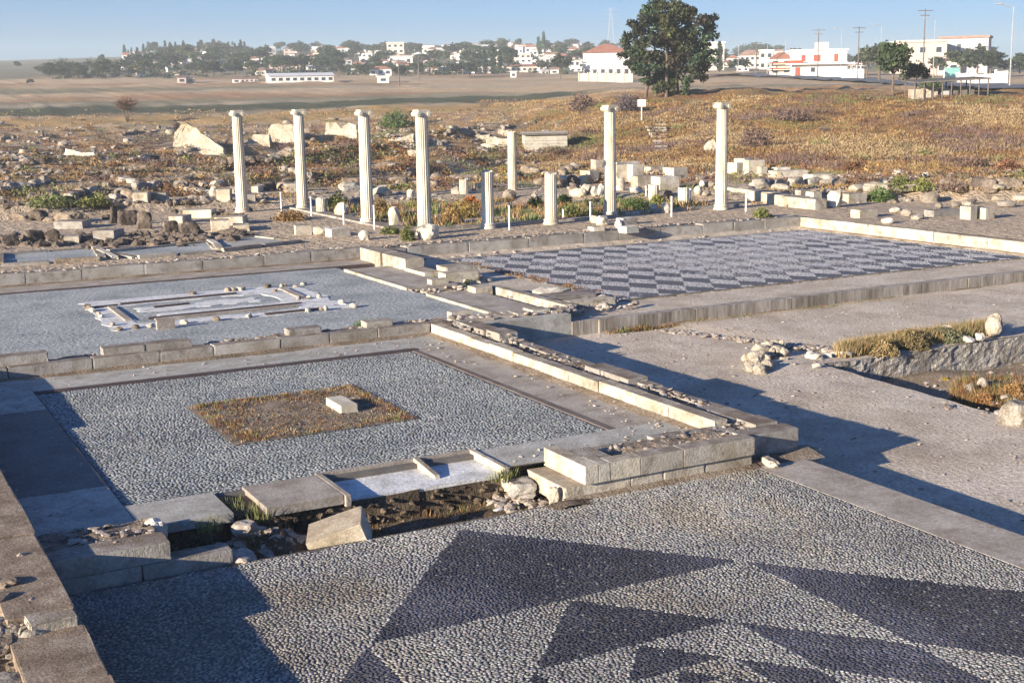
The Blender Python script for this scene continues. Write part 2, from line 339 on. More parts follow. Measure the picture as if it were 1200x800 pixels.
sheet('pit_floor', PX0-0.6, 34, PY0-0.6, PY1+0.6, -1.2, MT['dirt'], 60, 30, lambda X, Y: -1.22+0.35*vnoise(X, Y, 21, 3, 0.7)+0.35*np.clip((X-20.5)/2, 0, 1)*np.clip((18.8-Y)/2, 0, 1))

# rock templates --------------------------------------------------------
def ico(sub):
    bm = bmesh.new(); bmesh.ops.create_icosphere(bm, subdivisions=sub, radius=1.0)
    V = np.array([v.co[:] for v in bm.verts]); F = np.array([[v.index for v in f.verts] for f in bm.faces]); bm.free(); return V, F
ICO1, ICO2, ICO3 = ico(1), ico(2), ico(3)
def rock_v(base, seed, rough=0.28, blocky=0.5):
    big = len(base[0]) > 300
    V = base[0].copy(); n = V/np.linalg.norm(V, axis=1)[:, None]
    b = n/np.max(abs(n), axis=1)[:, None]                       # cube
    P = n*(1-blocky)+b*0.8*blocky
    off = Vector((seed*7.13, seed*3.7, seed*1.9))
    k = np.array([mnoise.noise(Vector(q)*1.1+off)*rough*1.3+mnoise.noise(Vector(q)*2.7+off)*rough*0.5+(mnoise.noise(Vector(q)*6+off)*rough*0.28 if big else 0) for q in n])
    return P*(1+k)[:, None]
ROCK = [rock_v(ICO1, i+1, 0.35, 0.6) for i in range(8)]
ROCKM = {}
def rock(name, m, c, size, rz=None, seed=None, parent=None, blocky=0.4, sub=2, tilt=0.1, smooth=False):
    seed = RND.randint(0, 7) if seed is None else seed
    key = (m, seed, blocky, sub, smooth)
    if key not in ROCKM:
        b = ICO2 if sub == 2 else ICO3
        ROCKM[key] = mesh_np('rock', rock_v(b, seed+11, 0.25, blocky), [b[1]], smooth); ROCKM[key].materials.append(MT[m])
    rz = RND.uniform(0, 6.28) if rz is None else rz
    p = Vector(c)-(parent.location if parent else Vector((0, 0, 0)))
    return link(name, ROCKM[key], None, parent, p, (RND.uniform(-tilt, tilt), RND.uniform(-tilt, tilt), rz), tuple(s/2 for s in size))
class Rubble:
    """many small stones joined into one mesh"""
    def __init__(s): s.V = []; s.n = 0; s.F = []
    def add(s, c, size, flat=0.6):
        v = ROCK[RND.randint(0, 7)]*np.array([size*RND.uniform(.35, .65), size*RND.uniform(.35, .65), size*flat*RND.uniform(.35, .6)])
        a = RND.uniform(0, 6.28); R = np.array([[cos(a), -sin(a), 0], [sin(a), cos(a), 0], [0, 0, 1]])
        t = RND.uniform(-.5, .5); R = np.array([[1, 0, 0], [0, cos(t), -sin(t)], [0, sin(t), cos(t)]])@R
        s.V.append(v@R.T+np.array(c)); s.F.append(ICO1[1]+s.n); s.n += len(v)
    def area(s, x0, x1, y0, y1, z, n, smin, smax, flat=0.6):
        for _ in range(n):
            x = RND.uniform(x0, x1); y = RND.uniform(y0, y1); zz = z(x, y) if callable(z) else z
            q = smin+(smax-smin)*RND.random()**2.2; s.add((x, y, zz+q*0.12), q, flat)
    def build(s, name, m, parent=None, kind='stuff'):
        if not s.V: return
        V = np.concatenate(s.V)
        if parent: V = V-np.array(parent.location)
        o = link(name, mesh_np(name, V, [np.concatenate(s.F)]), MT[m], parent); o['kind'] = kind; return o

# chipped ashlar block templates: unit cube -0.5..0.5
BLK = {}
def blk_mesh(m, var, chip):
    k = (m, var, chip)
    if k in BLK: return BLK[k]
    n = 5; vs = {}; V = []; F = []
    def vid(p):
        if p not in vs: vs[p] = len(V); V.append([(-.5, -.47, -.17, .17, .47, .5)[c] for c in p])
        return vs[p]
    for ax in range(3):
        for sgn in (0, n):
            for i in range(n):
                for j in range(n):
                    q = []
                    for a, b in ((i, j), (i+1, j), (i+1, j+1), (i, j+1)):
                        p = [0, 0, 0]; p[ax] = sgn; p[(ax+1) % 3] = a; p[(ax+2) % 3] = b; q.append(vid(tuple(p)))
                    F.append(q if sgn else q[::-1])
    V = np.array(V, float); rr = np.random.RandomState(var*13+3)
    e = (abs(abs(V)-0.5) < 1e-6).sum(1)
    off = Vector((var*5.1, var*2.3, 0))
    for i in range(len(V)):
        nn = mnoise.noise(Vector(V[i])*2.6+off); n3 = mnoise.noise(Vector(V[i])*7+off)
        V[i] *= 1-0.022*chip*abs(n3)-(0.0, 0.0, 0.018, 0.034)[e[i]]*chip*max(0, 0.3+nn*2.0)
        V[i] += rr.uniform(-.004, .004, 3)*chip
    BLK[k] = mesh_np('block', V, [np.array(F)]); BLK[k].materials.append(MT[m]); return BLK[k]
def block(name, m, x0, x1, y0, y1, z0, z1, parent=None, chip=1.0, rz=0.0, rx=0.0, ry=0.0):
    c = Vector(((x0+x1)/2, (y0+y1)/2, (z0+z1)/2))-(parent.location if parent else Vector((0, 0, 0)))
    return link(name, blk_mesh(m, RND.randint(0, 6), chip), None, parent, c, (rx, ry, rz), (x1-x0, y1-y0, z1-z0))
def course(parent, m, axis_, a0, a1, b0, b1, z0, z1, lmin=0.9, lmax=1.6, name='ashlar_block', chip=1.0, gap=0.012, dz=0.0, jit=0.006, skip=0.0):
    a = a0
    while a < a1-0.05:
        l = RND.uniform(lmin, lmax)
        if a+l > a1-lmin*0.5: l = a1-a
        j = RND.uniform(-jit, jit); t = RND.uniform(-dz, 0)
        if RND.random() >= skip:
            if axis_ == 'x': block(name, m, a+gap/2, a+l-gap/2, b0+j, b1+j, z0, z1+t, parent, chip)
            else: block(name, m, b0+j, b1+j, a+gap/2, a+l-gap/2, z0, z1+t, parent, chip)
        a += l
def rough_top(parent, x0, x1, y0, y1, z, amp, m='core', res=0.09, base=None, seed=1):
    nx = max(3, int((x1-x0)/res)+1); ny = max(3, int((y1-y0)/res)+1)
    xs = np.linspace(x0, x1, nx); ys = np.linspace(y0, y1, ny); X, Y = np.meshgrid(xs, ys)
    Z = z+(vnoise(X, Y, seed, 4, 2.3)-0.5)*2*amp
    i = np.arange(nx*ny).reshape(ny, nx); q = np.stack([i[:-1, :-1], i[:-1, 1:], i[1:, 1:], i[1:, :-1]], -1).reshape(-1, 4)
    V = np.stack([X, Y, Z], -1).reshape(-1, 3)
    if base is not None:
        n0 = len(V); ring = list(i[0, :])+list(i[1:, -1])+list(i[-1, -2::-1])+list(i[-2:0:-1, 0])
        lo = V[ring].copy(); lo[:, 2] = base; V = np.concatenate([V, lo]); k = len(ring)
        q = np.concatenate([q, np.array([[ring[j], n0+j, n0+(j+1) % k, ring[(j+1) % k]] for j in range(k)])])
    p = np.array(parent.location) if parent else 0
    return link('core', mesh_np('core', V-p, [q]), MT[m], parent)

# ------------------------------------------------------------------ pebbles
def hexring(n=6):
    a = np.arange(n)*2*pi/n
    V = np.concatenate([np.stack([np.cos(a), np.sin(a), a*0-0.25], 1), np.stack([0.78*np.cos(a), 0.78*np.sin(a), a*0+0.6], 1), [[0, 0, 1.0]]])
    Qd = np.array([[i, (i+1) % n, n+(i+1) % n, n+i] for i in range(n)]); Tr = np.array([[n+i, n+(i+1) % n, 2*n] for i in range(n)])
    return V, Qd, Tr
HV_, HQ_, HT_ = hexring()
LV = np.array([[1, 0, -.4], [0, 1, -.4], [-1, 0, -.4], [0, -1, -.4], [.1, -.05, .9]]); LT = np.array([[0, 1, 4], [1, 2, 4], [2, 3, 4], [3, 0, 4]])
def pebbles(name, parent, x0, x1, y0, y1, z, px, py, h, colf, keep=None, swirl=0.35, low=False):
    HV, HQ, HT = (LV, None, LT) if low else (HV_, HQ_, HT_); nv = len(HV)
    ny = int((y1-y0)/py); nx = int((x1-x0)/px)
    J, I = np.meshgrid(np.arange(ny), np.arange(nx), indexing='ij')
    X = x0+(I+NR.random_sample((ny, 1))*1.0)*px+0.25*px*np.sin(J*.7+I*.13); Y = y0+(J+0.5)*py
    X = (X+NR.uniform(-.34, .34, X.shape)*px).ravel(); Y = (Y+NR.uniform(-.26, .26, Y.shape)*py).ravel(); Y = Y+(vnoise(X, Y, 77, 2, .7)-.5)*0.16
    k = (X < x1-px*0.3)
    if keep is not None: k &= keep(X, Y)
    d, s, ph = polar(X, Y); k &= (s > -760) & (s < 760)
    k &= (NR.random_sample(X.shape) > .012)
    X = X[k]; Y = Y[k]; n = len(X)
    C = colf(X, Y)
    ang = (vnoise(X, Y, 31, 2, 0.8)-0.5)*6*swirl+NR.uniform(-.35, .35, n)
    a = px*0.5*NR.uniform(0.8, 1.18, n); b = py*0.5*NR.uniform(0.74, 1.12, n); hh = h*NR.uniform(.6, 1.25, n)
    th = NR.uniform(0, 6.28, n)[:, None]; hx = HV[None, :, 0]*np.cos(th)-HV[None, :, 1]*np.sin(th); hy = HV[None, :, 0]*np.sin(th)+HV[None, :, 1]*np.cos(th)
    ux = hx*a[:, None]; uy = hy*b[:, None]; ca = np.cos(ang)[:, None]; sa = np.sin(ang)[:, None]
    tx = NR.uniform(-.06, .06, n)[:, None]; ty = NR.uniform(-.06, .06, n)[:, None]
    V = np.stack([X[:, None]+ux*ca-uy*sa, Y[:, None]+ux*sa+uy*ca, z+HV[None, :, 2]*hh[:, None]+tx*ux+ty*uy], -1).reshape(-1, 3)
    o = np.arange(n)[:, None, None]*nv; gr = ([] if low else [(HQ[None]+o).reshape(-1, 4)])+[(HT[None]+o).reshape(-1, 3)]
    me = mesh_np(name, V, gr, True, np.repeat(C, nv, 0))
    ob = link(name, me, MT['pebble'], parent); ob['kind'] = 'stuff'; return ob
def tint(base, n, v=0.25, hue=0.05):
    c = np.array(base)[None]*np.ones((n, 1)); c = c*(1+NR.uniform(-v, v, (n, 1))); return np.clip(c+NR.uniform(-hue, hue, (n, 3))*c, 0.01, 0.9)
# triangle pattern of the near floor: apex, dark triangle, two pale right triangles, dark ones beyond, repeated at half size
def dark_tri(x, y, ax, ay, w_, s_, depth=0):
    u = (x-ax)/w_; v = (ay-y)/s_
    t1_ = (v >= 0) & (v <= 1) & (abs(u) <= v)
    row2 = (v > 1) & (v <= 2)
    out2 = (v > 1) & (v <= 3.6) & (abs(u) >= 1) & (abs(u) <= v) & (abs(u) >= v-1)
    row3 = (v > 2) & (v <= 3.4) & (abs(u) >= 9)
    res = t1_ | out2 | row3
    below = row2 & (abs(u) < 1)
    if depth < 4:
        sub = dark_tri(x, y, ax, ay-s_, w_/2, s_/2, depth+1)
        res = np.where(below | ((v > 2) & (abs(u) < 1) & (v < 3)), sub & (abs(u) <= (v-1)), res)
        res = np.where(below & ~(abs(u) <= (v-1)), False, res)
    return res
def fg_col(X, Y):
    n = len(X); dk = dark_tri(X, Y, 6.48, 13.62, 2.25, 2.6)
    L = tint((0.30, 0.295, 0.275), n, 0.28, 0.06); k = NR.random_sample(n) < 0.16; L[k] = tint((0.20, 0.20, 0.20), k.sum(), 0.3)
    k = NR.random_sample(n) < 0.07; L[k] = tint((0.43, 0.42, 0.39), k.sum(), 0.12)
    D = tint((0.058, 0.06, 0.08), n, 0.35, 0.06)*(0.72+.85*np.clip((vnoise(X, Y, 47, 4, 0.9)-.42)*3, 0, 1))[:, None]; k = NR.random_sample(n) < 0.04; D[k] = tint((0.15, 0.15, 0.16), k.sum(), 0.3)
    L = L*(0.72+0.5*vnoise(X, Y, 48, 4, 0.6))[:, None]; dq = np.clip((vnoise(X, Y, 49, 4, .8)-.5)*4, 0, 1)[:, None]; L = L*(1-dq*np.array([[.08, .16, .28]]))
    f = lambda a, b: dark_tri(X+a, Y+b, 6.48, 13.62, 2.25, 2.6)
    edge = dk & ~(f(.022, 0) & f(-.022, 0) & f(0, .02)); D[edge] = tint((0.40, 0.39, 0.35), edge.sum(), 0.2)
    return np.where(dk[:, None], D, L)
def gA_col(X, Y):
    n = len(X); L = tint((0.285, 0.305, 0.30), n, 0.24, 0.05); k = NR.random_sample(n) < 0.22; L[k] = tint((0.17, 0.18, 0.19), k.sum(), 0.3)
    k = NR.random_sample(n) < 0.06; L[k] = tint((0.40, 0.41, 0.40), k.sum(), 0.1); L = L*(0.78+0.42*vnoise(X, Y, 58, 4, 0.7))[:, None]; return L
def ch_col(X, Y):
    n = len(X); a = (X-18.36)/0.88; b = (Y-30.0)/1.37
    p = np.floor(a+b+0.5+0.04*np.sin(Y*3)); q = np.floor(a-b+0.5); dk = ((p+q) % 2 == 0)
    wear = np.clip((vnoise(X, Y, 41, 4, 0.22)-0.50)*3-0.1+0.55*np.exp(-(((X-24)/3.2)**2+((Y-29.0)/2.0)**2)), 0, 0.55)
    L = tint((0.56, 0.56, 0.555), n, 0.2, 0.03); D = tint((0.08, 0.09, 0.125), n, 0.3, 0.05)
    keepd = dk & (NR.random_sample(n) > wear)
    C = np.where(keepd[:, None], D, L); k = NR.random_sample(n) < 0.08*wear; C[k] = tint((0.3, 0.24, 0.19), k.sum(), 0.2)
    return C
def floor_thing(name, x0, x1, y0, y1, z0, z1, m='mortar'):
    b = MB(); b.box(x0, x1, y0, y1, z0, z1); o = b.build(name, MT[m]); o['kind'] = 'structure'; return o
f1 = floor_thing('mosaic_floor', 1.2, 11.2, -3, 13.86, -0.55, -0.183)
pebbles('pebble', f1, 1.5, 11.19, 5.3, 13.86, -0.178, 0.044, 0.036, 0.0052, fg_col, keep=lambda X, Y: Y < 13.84-0.05*np.sin(X*3)-0.03*np.sin(X*11))
f2 = floor_thing('pebble_floor', 2.9, 10.3, 15.95, 23.5, -0.4, -0.012)
GA = (5.08, 7.98, 18.3, 21.09)
pebbles('pebble', f2, 3.02, 10.2, 16.08, 23.46, -0.008, 0.054, 0.044, 0.0056, gA_col, keep=lambda X, Y: ~((X > GA[0]+0.03*np.sin(Y*9)) & (X < GA[1]+0.03*np.sin(Y*7)) & (Y > GA[2]+0.03*np.sin(X*8)) & (Y < GA[3]+.03*np.sin(X*6))))
f3 = floor_thing('lozenge_mosaic_floor', 17.35, 32.1, 26.9, 37.0, -0.6, -0.065)
pebbles('pebble', f3, 17.35, 32.08, 26.92, 36.95, -0.062, 0.058, 0.058, 0.006, ch_col, low=True)
# borders round room A
def slabs(parent, items, z0=-0.3, m='cement'):
    for it in items:
        x0, x1, y0, y1, z = it[:5]; mm = it[5] if len(it) > 5 else m
        block('slab', mm, x0+.004, x1-.004, y0+.004, y1-.004, z0, z, parent, 0.12)
brd = empty('floor_border', (6, 19.5, -0.3)); brd['kind'] = 'structure'
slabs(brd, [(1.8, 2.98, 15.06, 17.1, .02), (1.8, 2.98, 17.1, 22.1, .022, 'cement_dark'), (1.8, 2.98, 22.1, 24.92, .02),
            (7.9, 11.3, 15.1, 16.05, .015),
            (2.98, 7.1, 23.62, 24.92, .012), (7.1, 11.3, 23.62, 24.92, .01), (10.34, 11.3, 19.6, 23.62, .004, 'cement_brown'), (10.34, 11.3, 16.05, 19.6, .002, 'cement_brown')])
slabs(brd, [(2.98, 4.1, 15.06, 16.05, .026), (4.5, 5.52, 15.02, 16.08, .03, 'cement_brown')], -.09)
b = MB(); b.box(2.98, 10.34, 23.44, 23.63, -.3, .016); b.build('inlay_strip', MT['inlay_dark'], brd, (-6, -19.5, .3))
b = MB(); b.box(10.2, 10.34, 16.1, 23.47, -.3, .003); b.build('inlay_strip', mat('inlay_brown', [(0.10, .08, .07), (.17, .14, .12)], 2, 40, .4), brd, (-6, -19.5, .3))
# shallow recess with a divider
rec = empty('stone_basin', (6.7, 15.5, -0.5), 'shallow whitewashed double basin sunk in the floor edge, with an upright divider', 'basin')
slabs(rec, [(5.6, 7.84, 15.1, 16.08, -.075, 'white_plaster')], -.13)
block('rim', 'cement_brown', 5.53, 5.60, 14.97, 16.14, -.12, .035, rec, .3)
block('rim', 'cement_brown', 5.6, 7.84, 16.08, 16.14, -.3, .034, rec, .3)
block('rim', 'ashlar', 7.84, 7.91, 15.0, 16.14, -.3, .036, rec, .3)
dv = MB(); dv.add([(6.96, 15.35, -.08), (7.03, 15.35, -.08), (7.03, 16.08, -.08), (6.96, 16.08, -.08), (6.96, 15.38, -.03), (7.03, 15.38, -.03), (7.03, 16.08, .05), (6.96, 16.08, .05)],
       [[3, 2, 1, 0], [4, 5, 6, 7], [0, 1, 5, 4], [1, 2, 6, 5], [2, 3, 7, 6], [3, 0, 4, 7]]); dv.build('divider', MT['ashlar'], rec, (-6.7, -15.5, .5))
# fascia of the floor edge above the trench
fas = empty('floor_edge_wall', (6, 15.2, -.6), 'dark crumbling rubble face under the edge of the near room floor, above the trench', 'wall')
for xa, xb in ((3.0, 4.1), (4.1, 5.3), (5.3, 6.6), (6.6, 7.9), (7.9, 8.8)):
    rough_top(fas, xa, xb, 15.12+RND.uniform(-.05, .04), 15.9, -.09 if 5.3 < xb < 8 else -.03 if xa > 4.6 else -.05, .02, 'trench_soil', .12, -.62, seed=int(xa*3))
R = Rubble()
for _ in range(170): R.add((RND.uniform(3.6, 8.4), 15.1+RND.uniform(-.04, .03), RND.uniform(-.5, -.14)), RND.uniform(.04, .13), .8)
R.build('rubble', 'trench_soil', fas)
# trench
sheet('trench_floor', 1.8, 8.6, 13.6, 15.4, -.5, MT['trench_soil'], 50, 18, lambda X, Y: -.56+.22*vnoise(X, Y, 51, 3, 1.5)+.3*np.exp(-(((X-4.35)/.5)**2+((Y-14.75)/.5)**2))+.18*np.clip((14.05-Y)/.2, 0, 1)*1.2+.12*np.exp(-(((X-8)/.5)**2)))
R = Rubble(); tz = lambda x, y: -.47+.3*math.exp(-((x-4.35)/.5)**2-((y-14.75)/.5)**2)+.14*max(0, min(1, (14.05-y)/.2))
R.area(3.7, 8.4, 13.88, 14.95, tz, 420, .03, .13); R.area(3.8, 4.9, 14.2, 15.2, tz, 160, .05, .17); R.area(7.5, 8.4, 14.0, 15.0, lambda x, y: -.35, 90, .05, .2)
R.build('rubble', 'rubble', None)['label'] = 'loose rubble and chips along the floor of the trench'
bpy.context.scene.objects['rubble.001' if 'rubble.001' in bpy.data.objects else 'rubble']['category'] = 'rubble'
def single_rock(label, m, c, size, cat='stone', name='stone', group=None, **k):
    k.setdefault('sub', 3)
    return tag(rock(name, m, c, size, **k), label, cat, group)
single_rock('broken pale stone leaning out of the rubble by the gap in the floor edge', 'rubble', (4.15, 14.8, -.12), (.3, .25, .22), seed=5, blocky=.6)
single_rock('low rough stone at the trench end between floor slab and white block', 'ashlar_grey', (7.95, 14.8, -.2), (.5, .45, .28), seed=4, blocky=.6)
single_rock('narrow upright stone at the foot of the cut white block', 'ashlar', (8.02, 14.0, -.13), (.12, .14, .3), seed=5, blocky=.7)
single_rock('flat stone lying in rubble at the shaded end of the trench', 'rubble', (3.9, 14.1, -.22), (.6, .35, .16), seed=3)
tag(block('fallen_block', 'ashlar', 4.8, 5.5, 13.95, 14.5, -.4, -.04, None, .8, rz=-.45, ry=-.32, rx=.12), 'fallen squared limestone block tilted in the trench', 'stone block')
tag(rock('paper_scrap', 'white_paint', (7.45, 14.45, -.33), (.16, .10, .03)), 'white scrap lying on weeds in the trench', 'scrap')
# sill edge of near floor towards trench
sheet('floor_rim', 1.3, 8.2, 13.84, 13.9, -.19, MT['dirt'], 40, 3, lambda X, Y: -.185-(Y-13.84)*3+.02*vnoise(X, Y, 3, 3, 3))
# slab strip right of the near floor
st = empty('kerb_strip', (11.6, 9, -.6)); st['kind'] = 'structure'
y = 14.0
for ln in (2.3, 3.1, 2.4, 2.8, 3.0, 3.4):
    block('slab', 'cement_brown', 11.2, 12.06, y-ln+.006, y, -.62, -.177, st, .1); y -= ln

# ------------------------------------------------------------------ walls of room A
W = empty('low_wall', (11.75, 19.5, -.6), 'long low wall of squared limestone with a broken rubble top, between the near room and the gravel court', 'wall')
course(W, 'ashlar', 'y', 14.9, 24.88, 11.28, 11.52, -.05, .245, .7, 1.3, dz=.03)
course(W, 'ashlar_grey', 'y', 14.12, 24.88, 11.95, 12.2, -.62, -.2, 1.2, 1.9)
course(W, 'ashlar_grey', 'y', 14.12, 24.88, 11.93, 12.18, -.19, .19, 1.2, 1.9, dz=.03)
block('ashlar_block', 'ashlar_grey', 11.21, 12.19, 14.1, 14.45, -.1, .2, W, .8)
block('ashlar_block', 'ashlar_grey', 11.21, 12.19, 14.1, 14.45, -.62, -.105, W, .5)
rough_top(W, 11.5, 11.96, 14.4, 24.85, .15, .09, 'core', .08, -.5, seed=4)
for (ya, yb, za) in ((22.6, 24.7, .33), (17.9, 19.3, .27), (14.5, 16.0, .24)):
    course(W, 'ashlar_grey', 'y', ya, yb, 11.72, 12.14, .1, za, .4, .9, chip=2.0, dz=.06, jit=.03)
R = Rubble(); R.area(11.5, 12.1, 14.5, 24.8, .17, 380, .03, .13, .4); R.area(11.5, 12.0, 22.0, 24.8, .24, 30, .08, .2, .4); R.build('rubble', 'rubble', W)
W = empty('block_wall', (9.8, 14.4, -.17), 'short thick wall end of pale cut blocks on a plinth, beside the near pebble floor', 'wall')
course(W, 'ashlar', 'x', 8.12, 11.2, 13.9, 14.9, -.25, -.005, .5, 1.3, chip=.8)
block('ashlar_block', 'ashlar', 8.42, 8.62, 13.86, 14.95, 0, .25, W, .35)
block('ashlar_block', 'ashlar', 8.63, 8.80, 13.86, 14.3, 0, .25, W, .5)
for a, b_ in ((8.81, 9.28), (9.29, 9.98), (9.99, 11.2)): block('ashlar_block', 'ashlar', a, b_, 13.86+RND.uniform(0, .01), 14.12, 0, .25, W, .5)
rough_top(W, 8.6, 11.25, 14.1, 14.7, .16, .08, 'core', .07, -.1, seed=6)
course(W, 'ashlar_grey', 'x', 8.62, 11.5, 14.66, 14.94, -.1, .2, .5, .9, chip=1.6, dz=.08)
block('ashlar_block', 'ashlar_grey', 8.64, 9.0, 14.1, 14.7, .1, .245, W, .8)
R = Rubble(); R.area(8.9, 11.7, 14.08, 14.85, .17, 120, .03, .13, .4); R.build('rubble', 'rubble', W)
tag(block('step_block', 'ashlar', 12.03, 12.62, 14.1, 14.42, -.62, -.18, None, 1.2), 'low stone step at the corner of the long wall', 'stone block')
single_rock('small flat stones tucked against the corner of the wall end', 'ashlar', (11.45, 13.85, -.13), (.5, .2, .12), blocky=.7)
W = empty('cross_wall', (6.5, 25.3, 0), 'low wall of squared blocks with a crumbled top across the back of the near room', 'wall')
course(W, 'ashlar_grey', 'x', 1.8, 11.27, 24.9, 25.2, -.3, .255, .9, 1.8, dz=.02)
rough_top(W, 1.8, 11.9, 25.15, 25.75, .17, .07, 'core', .1, -.1, seed=8)
R = Rubble(); R.area(1.9, 11.6, 25.15, 25.7, .18, 240, .04, .18, .4); R.build('rubble', 'rubble', W)
for xa, xb, h in ((2.2, 3.5, .42), (4.5, 5.3, .38), (5.3, 6.2, .38), (8.2, 8.9, .37), (9.9, 10.5, .36)):
    block('loose_block', 'ashlar_grey', xa, xb, 25.05+RND.uniform(0, .1), 25.45, .22, h, W, 1.8, rz=RND.uniform(-.03, .03))
W = empty('stub_wall', (2.8, 14.4, -.17), 'short ruined wall stub in shade beside the near mosaic, with one sunlit end face', 'wall')
course(W, 'ashlar_grey', 'x', 1.78, 3.75, 13.9, 14.2, -.25, -.02, .9, 1.1)
block('ashlar_block', 'ashlar_grey', 1.78, 3.05, 13.9, 14.3, -.015, .2, W, .6)
rough_top(W, 1.78, 3.02, 14.15, 15.0, .15, .07, 'core', .07, -.3, seed=12)
R = Rubble(); R.area(1.9, 3.0, 14.0, 14.95, .17, 80, .03, .13, .4); R.build('rubble', 'rubble', W)
single_rock('rounded knob of stone on the end of the shaded wall stub', 'marble_old', (3.08, 14.75, .07), (.24, .28, .3), seed=6, blocky=.7)
# near wall on the west side
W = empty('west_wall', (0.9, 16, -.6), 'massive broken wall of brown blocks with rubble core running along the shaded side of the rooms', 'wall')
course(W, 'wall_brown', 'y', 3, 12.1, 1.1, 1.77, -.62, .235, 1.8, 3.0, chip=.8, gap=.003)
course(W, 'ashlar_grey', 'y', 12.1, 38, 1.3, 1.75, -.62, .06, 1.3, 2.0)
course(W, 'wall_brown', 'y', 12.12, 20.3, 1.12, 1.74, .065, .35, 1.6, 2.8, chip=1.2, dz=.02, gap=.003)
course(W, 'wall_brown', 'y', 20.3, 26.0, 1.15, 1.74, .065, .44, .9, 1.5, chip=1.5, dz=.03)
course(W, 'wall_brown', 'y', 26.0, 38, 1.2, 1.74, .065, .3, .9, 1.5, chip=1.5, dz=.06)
for k in range(17):
    y = 8.3+k*.72+RND.uniform(-.2, .2); q = .35 if y > 12.1 else .22
    rock('broken_stone', RND.choice(('ashlar_grey', 'wall_brown', 'wall_brown')), (1.06+RND.uniform(-.08, .12), y, q-.06+RND.uniform(-.04, .03)), (RND.uniform(.15, .4), RND.uniform(.2, .5), RND.uniform(.12, .24)), parent=W, sub=3, blocky=.6)
block('broken_stone', 'ashlar', 1.28, 1.72, 11.9, 12.3, .1, .33, W, 4.0, rz=.06)
for x, y, q in ((1.32, 11.98, .2), (1.12, 12.15, .22)): rock('broken_stone', 'ashlar_grey', (x, y, .2), (.24, .3, q), parent=W, sub=3, blocky=.6)
rough_top(W, -.3, 1.3, 3, 38, .12, .13, 'core', .13, -.6, seed=15)
R = Rubble(); R.area(-.2, 1.35, 8, 20, .14, 420, .03, .16, .4); R.area(.9, 1.5, 11.9, 15, .3, 70, .03, .12); R.build('rubble', 'rubble', W)

def soil(x0, x1, y0, y1, z, side, amp=.05, m='dirt'):
    """drifted soil along a wall foot; side: the edge that is high"""
    nx = max(4, int((x1-x0)/.08)); ny = max(4, int((y1-y0)/.08)); X, Y = np.meshgrid(np.linspace(x0, x1, nx), np.linspace(y0, y1, ny))
    t = {'n': (Y-y0)/(y1-y0), 's': (y1-Y)/(y1-y0), 'e': (X-x0)/(x1-x0), 'w': (x1-X)/(x1-x0)}[side]
    Z = z+amp*(t*1.3-.15-1.1*vnoise(X, Y, 44, 3, 1.6)*(1-t*.4))
    i = np.arange(nx*ny).reshape(ny, nx); q = np.stack([i[:-1, :-1], i[:-1, 1:], i[1:, 1:], i[1:, :-1]], -1).reshape(-1, 4)
    o = link('drifted_soil', mesh_np('drifted_soil', np.stack([X, Y, Z], -1).reshape(-1, 3), [q], True), MT[m]); o['kind'] = 'structure'
soil(11.02, 11.29, 15.0, 24.9, .015, 'e'); soil(1.8, 11.3, 24.6, 24.92, .015, 'n'); soil(8.1, 11.25, 13.65, 13.91, -.178, 'n', .04); soil(11.2, 12.4, 13.75, 14.12, -.16, 'n', .05)
soil(1.8, 15.0, 37.6, 37.87, .045, 'n', .06); soil(15.3, 32.5, 37.2, 37.82, -.11, 'n', .12, 'gravel'); soil(31.9, 32.5, 25.3, 37.8, -.1, 'e', .12, 'gravel'); soil(15.5, 33, 24.4, 24.8, -.42, 'n', .10); soil(12.18, 12.6, 14.5, 24.7, -.6, 'w', .12)
soil(7.9, 11.25, 14.9, 15.15, .02, 's', .05); soil(1.8, 8.0, 25.75, 26.2, .0, 's', .08)
R = Rubble()
for _ in range(420):
    k = RND.random(); x, y = ((RND.uniform(1.85, 2.95), RND.uniform(15.2, 24.8)) if k < .25 else (RND.uniform(3, 11.2), RND.uniform(23.65, 24.8)) if k < .5 else (RND.uniform(10.4, 11.25), RND.uniform(15.2, 24.8)) if k < .8 else (RND.uniform(8, 11.2), RND.uniform(15.1, 16)))
    R.add((x, y, .025), .012+.06*RND.random()**3, .5)
tag(R.build('stone_chips', 'rubble'), 'stray chips lying on the slab border of the near room', 'stones')

# ------------------------------------------------------------------ garden bed in room A
gb = sheet('garden_bed', GA[0]-.05, GA[1]+.05, GA[2]-.05, GA[3]+.05, -.02, mat('bed_soil', [(.11, .085, .06), (.23, .185, .14), (.33, .28, .22)], 2.5, 40, 1, dist=.03, speck=.5), 30, 30, lambda X, Y: -.010+.025*vnoise(X, Y, 61, 3, 2))
R = Rubble(); R.area(GA[0]+.1, GA[1]-.1, GA[2]+.1, GA[3]-.1, .003, 620, .018, .06, .5); o = R.build('gravel', 'dark_stone', gb); R = Rubble(); R.area(GA[0]+.1, GA[1]-.1, GA[2]+.1, GA[3]-.1, .003, 200, .018, .05, .5); R.build('gravel', 'rubble', gb)
tag(block('cut_block', 'marble', 7.08, 7.36, 19.2, 19.92, .0, .135, None, .5), 'small white cut block on the weedy bed in the pebble floor', 'stone block')

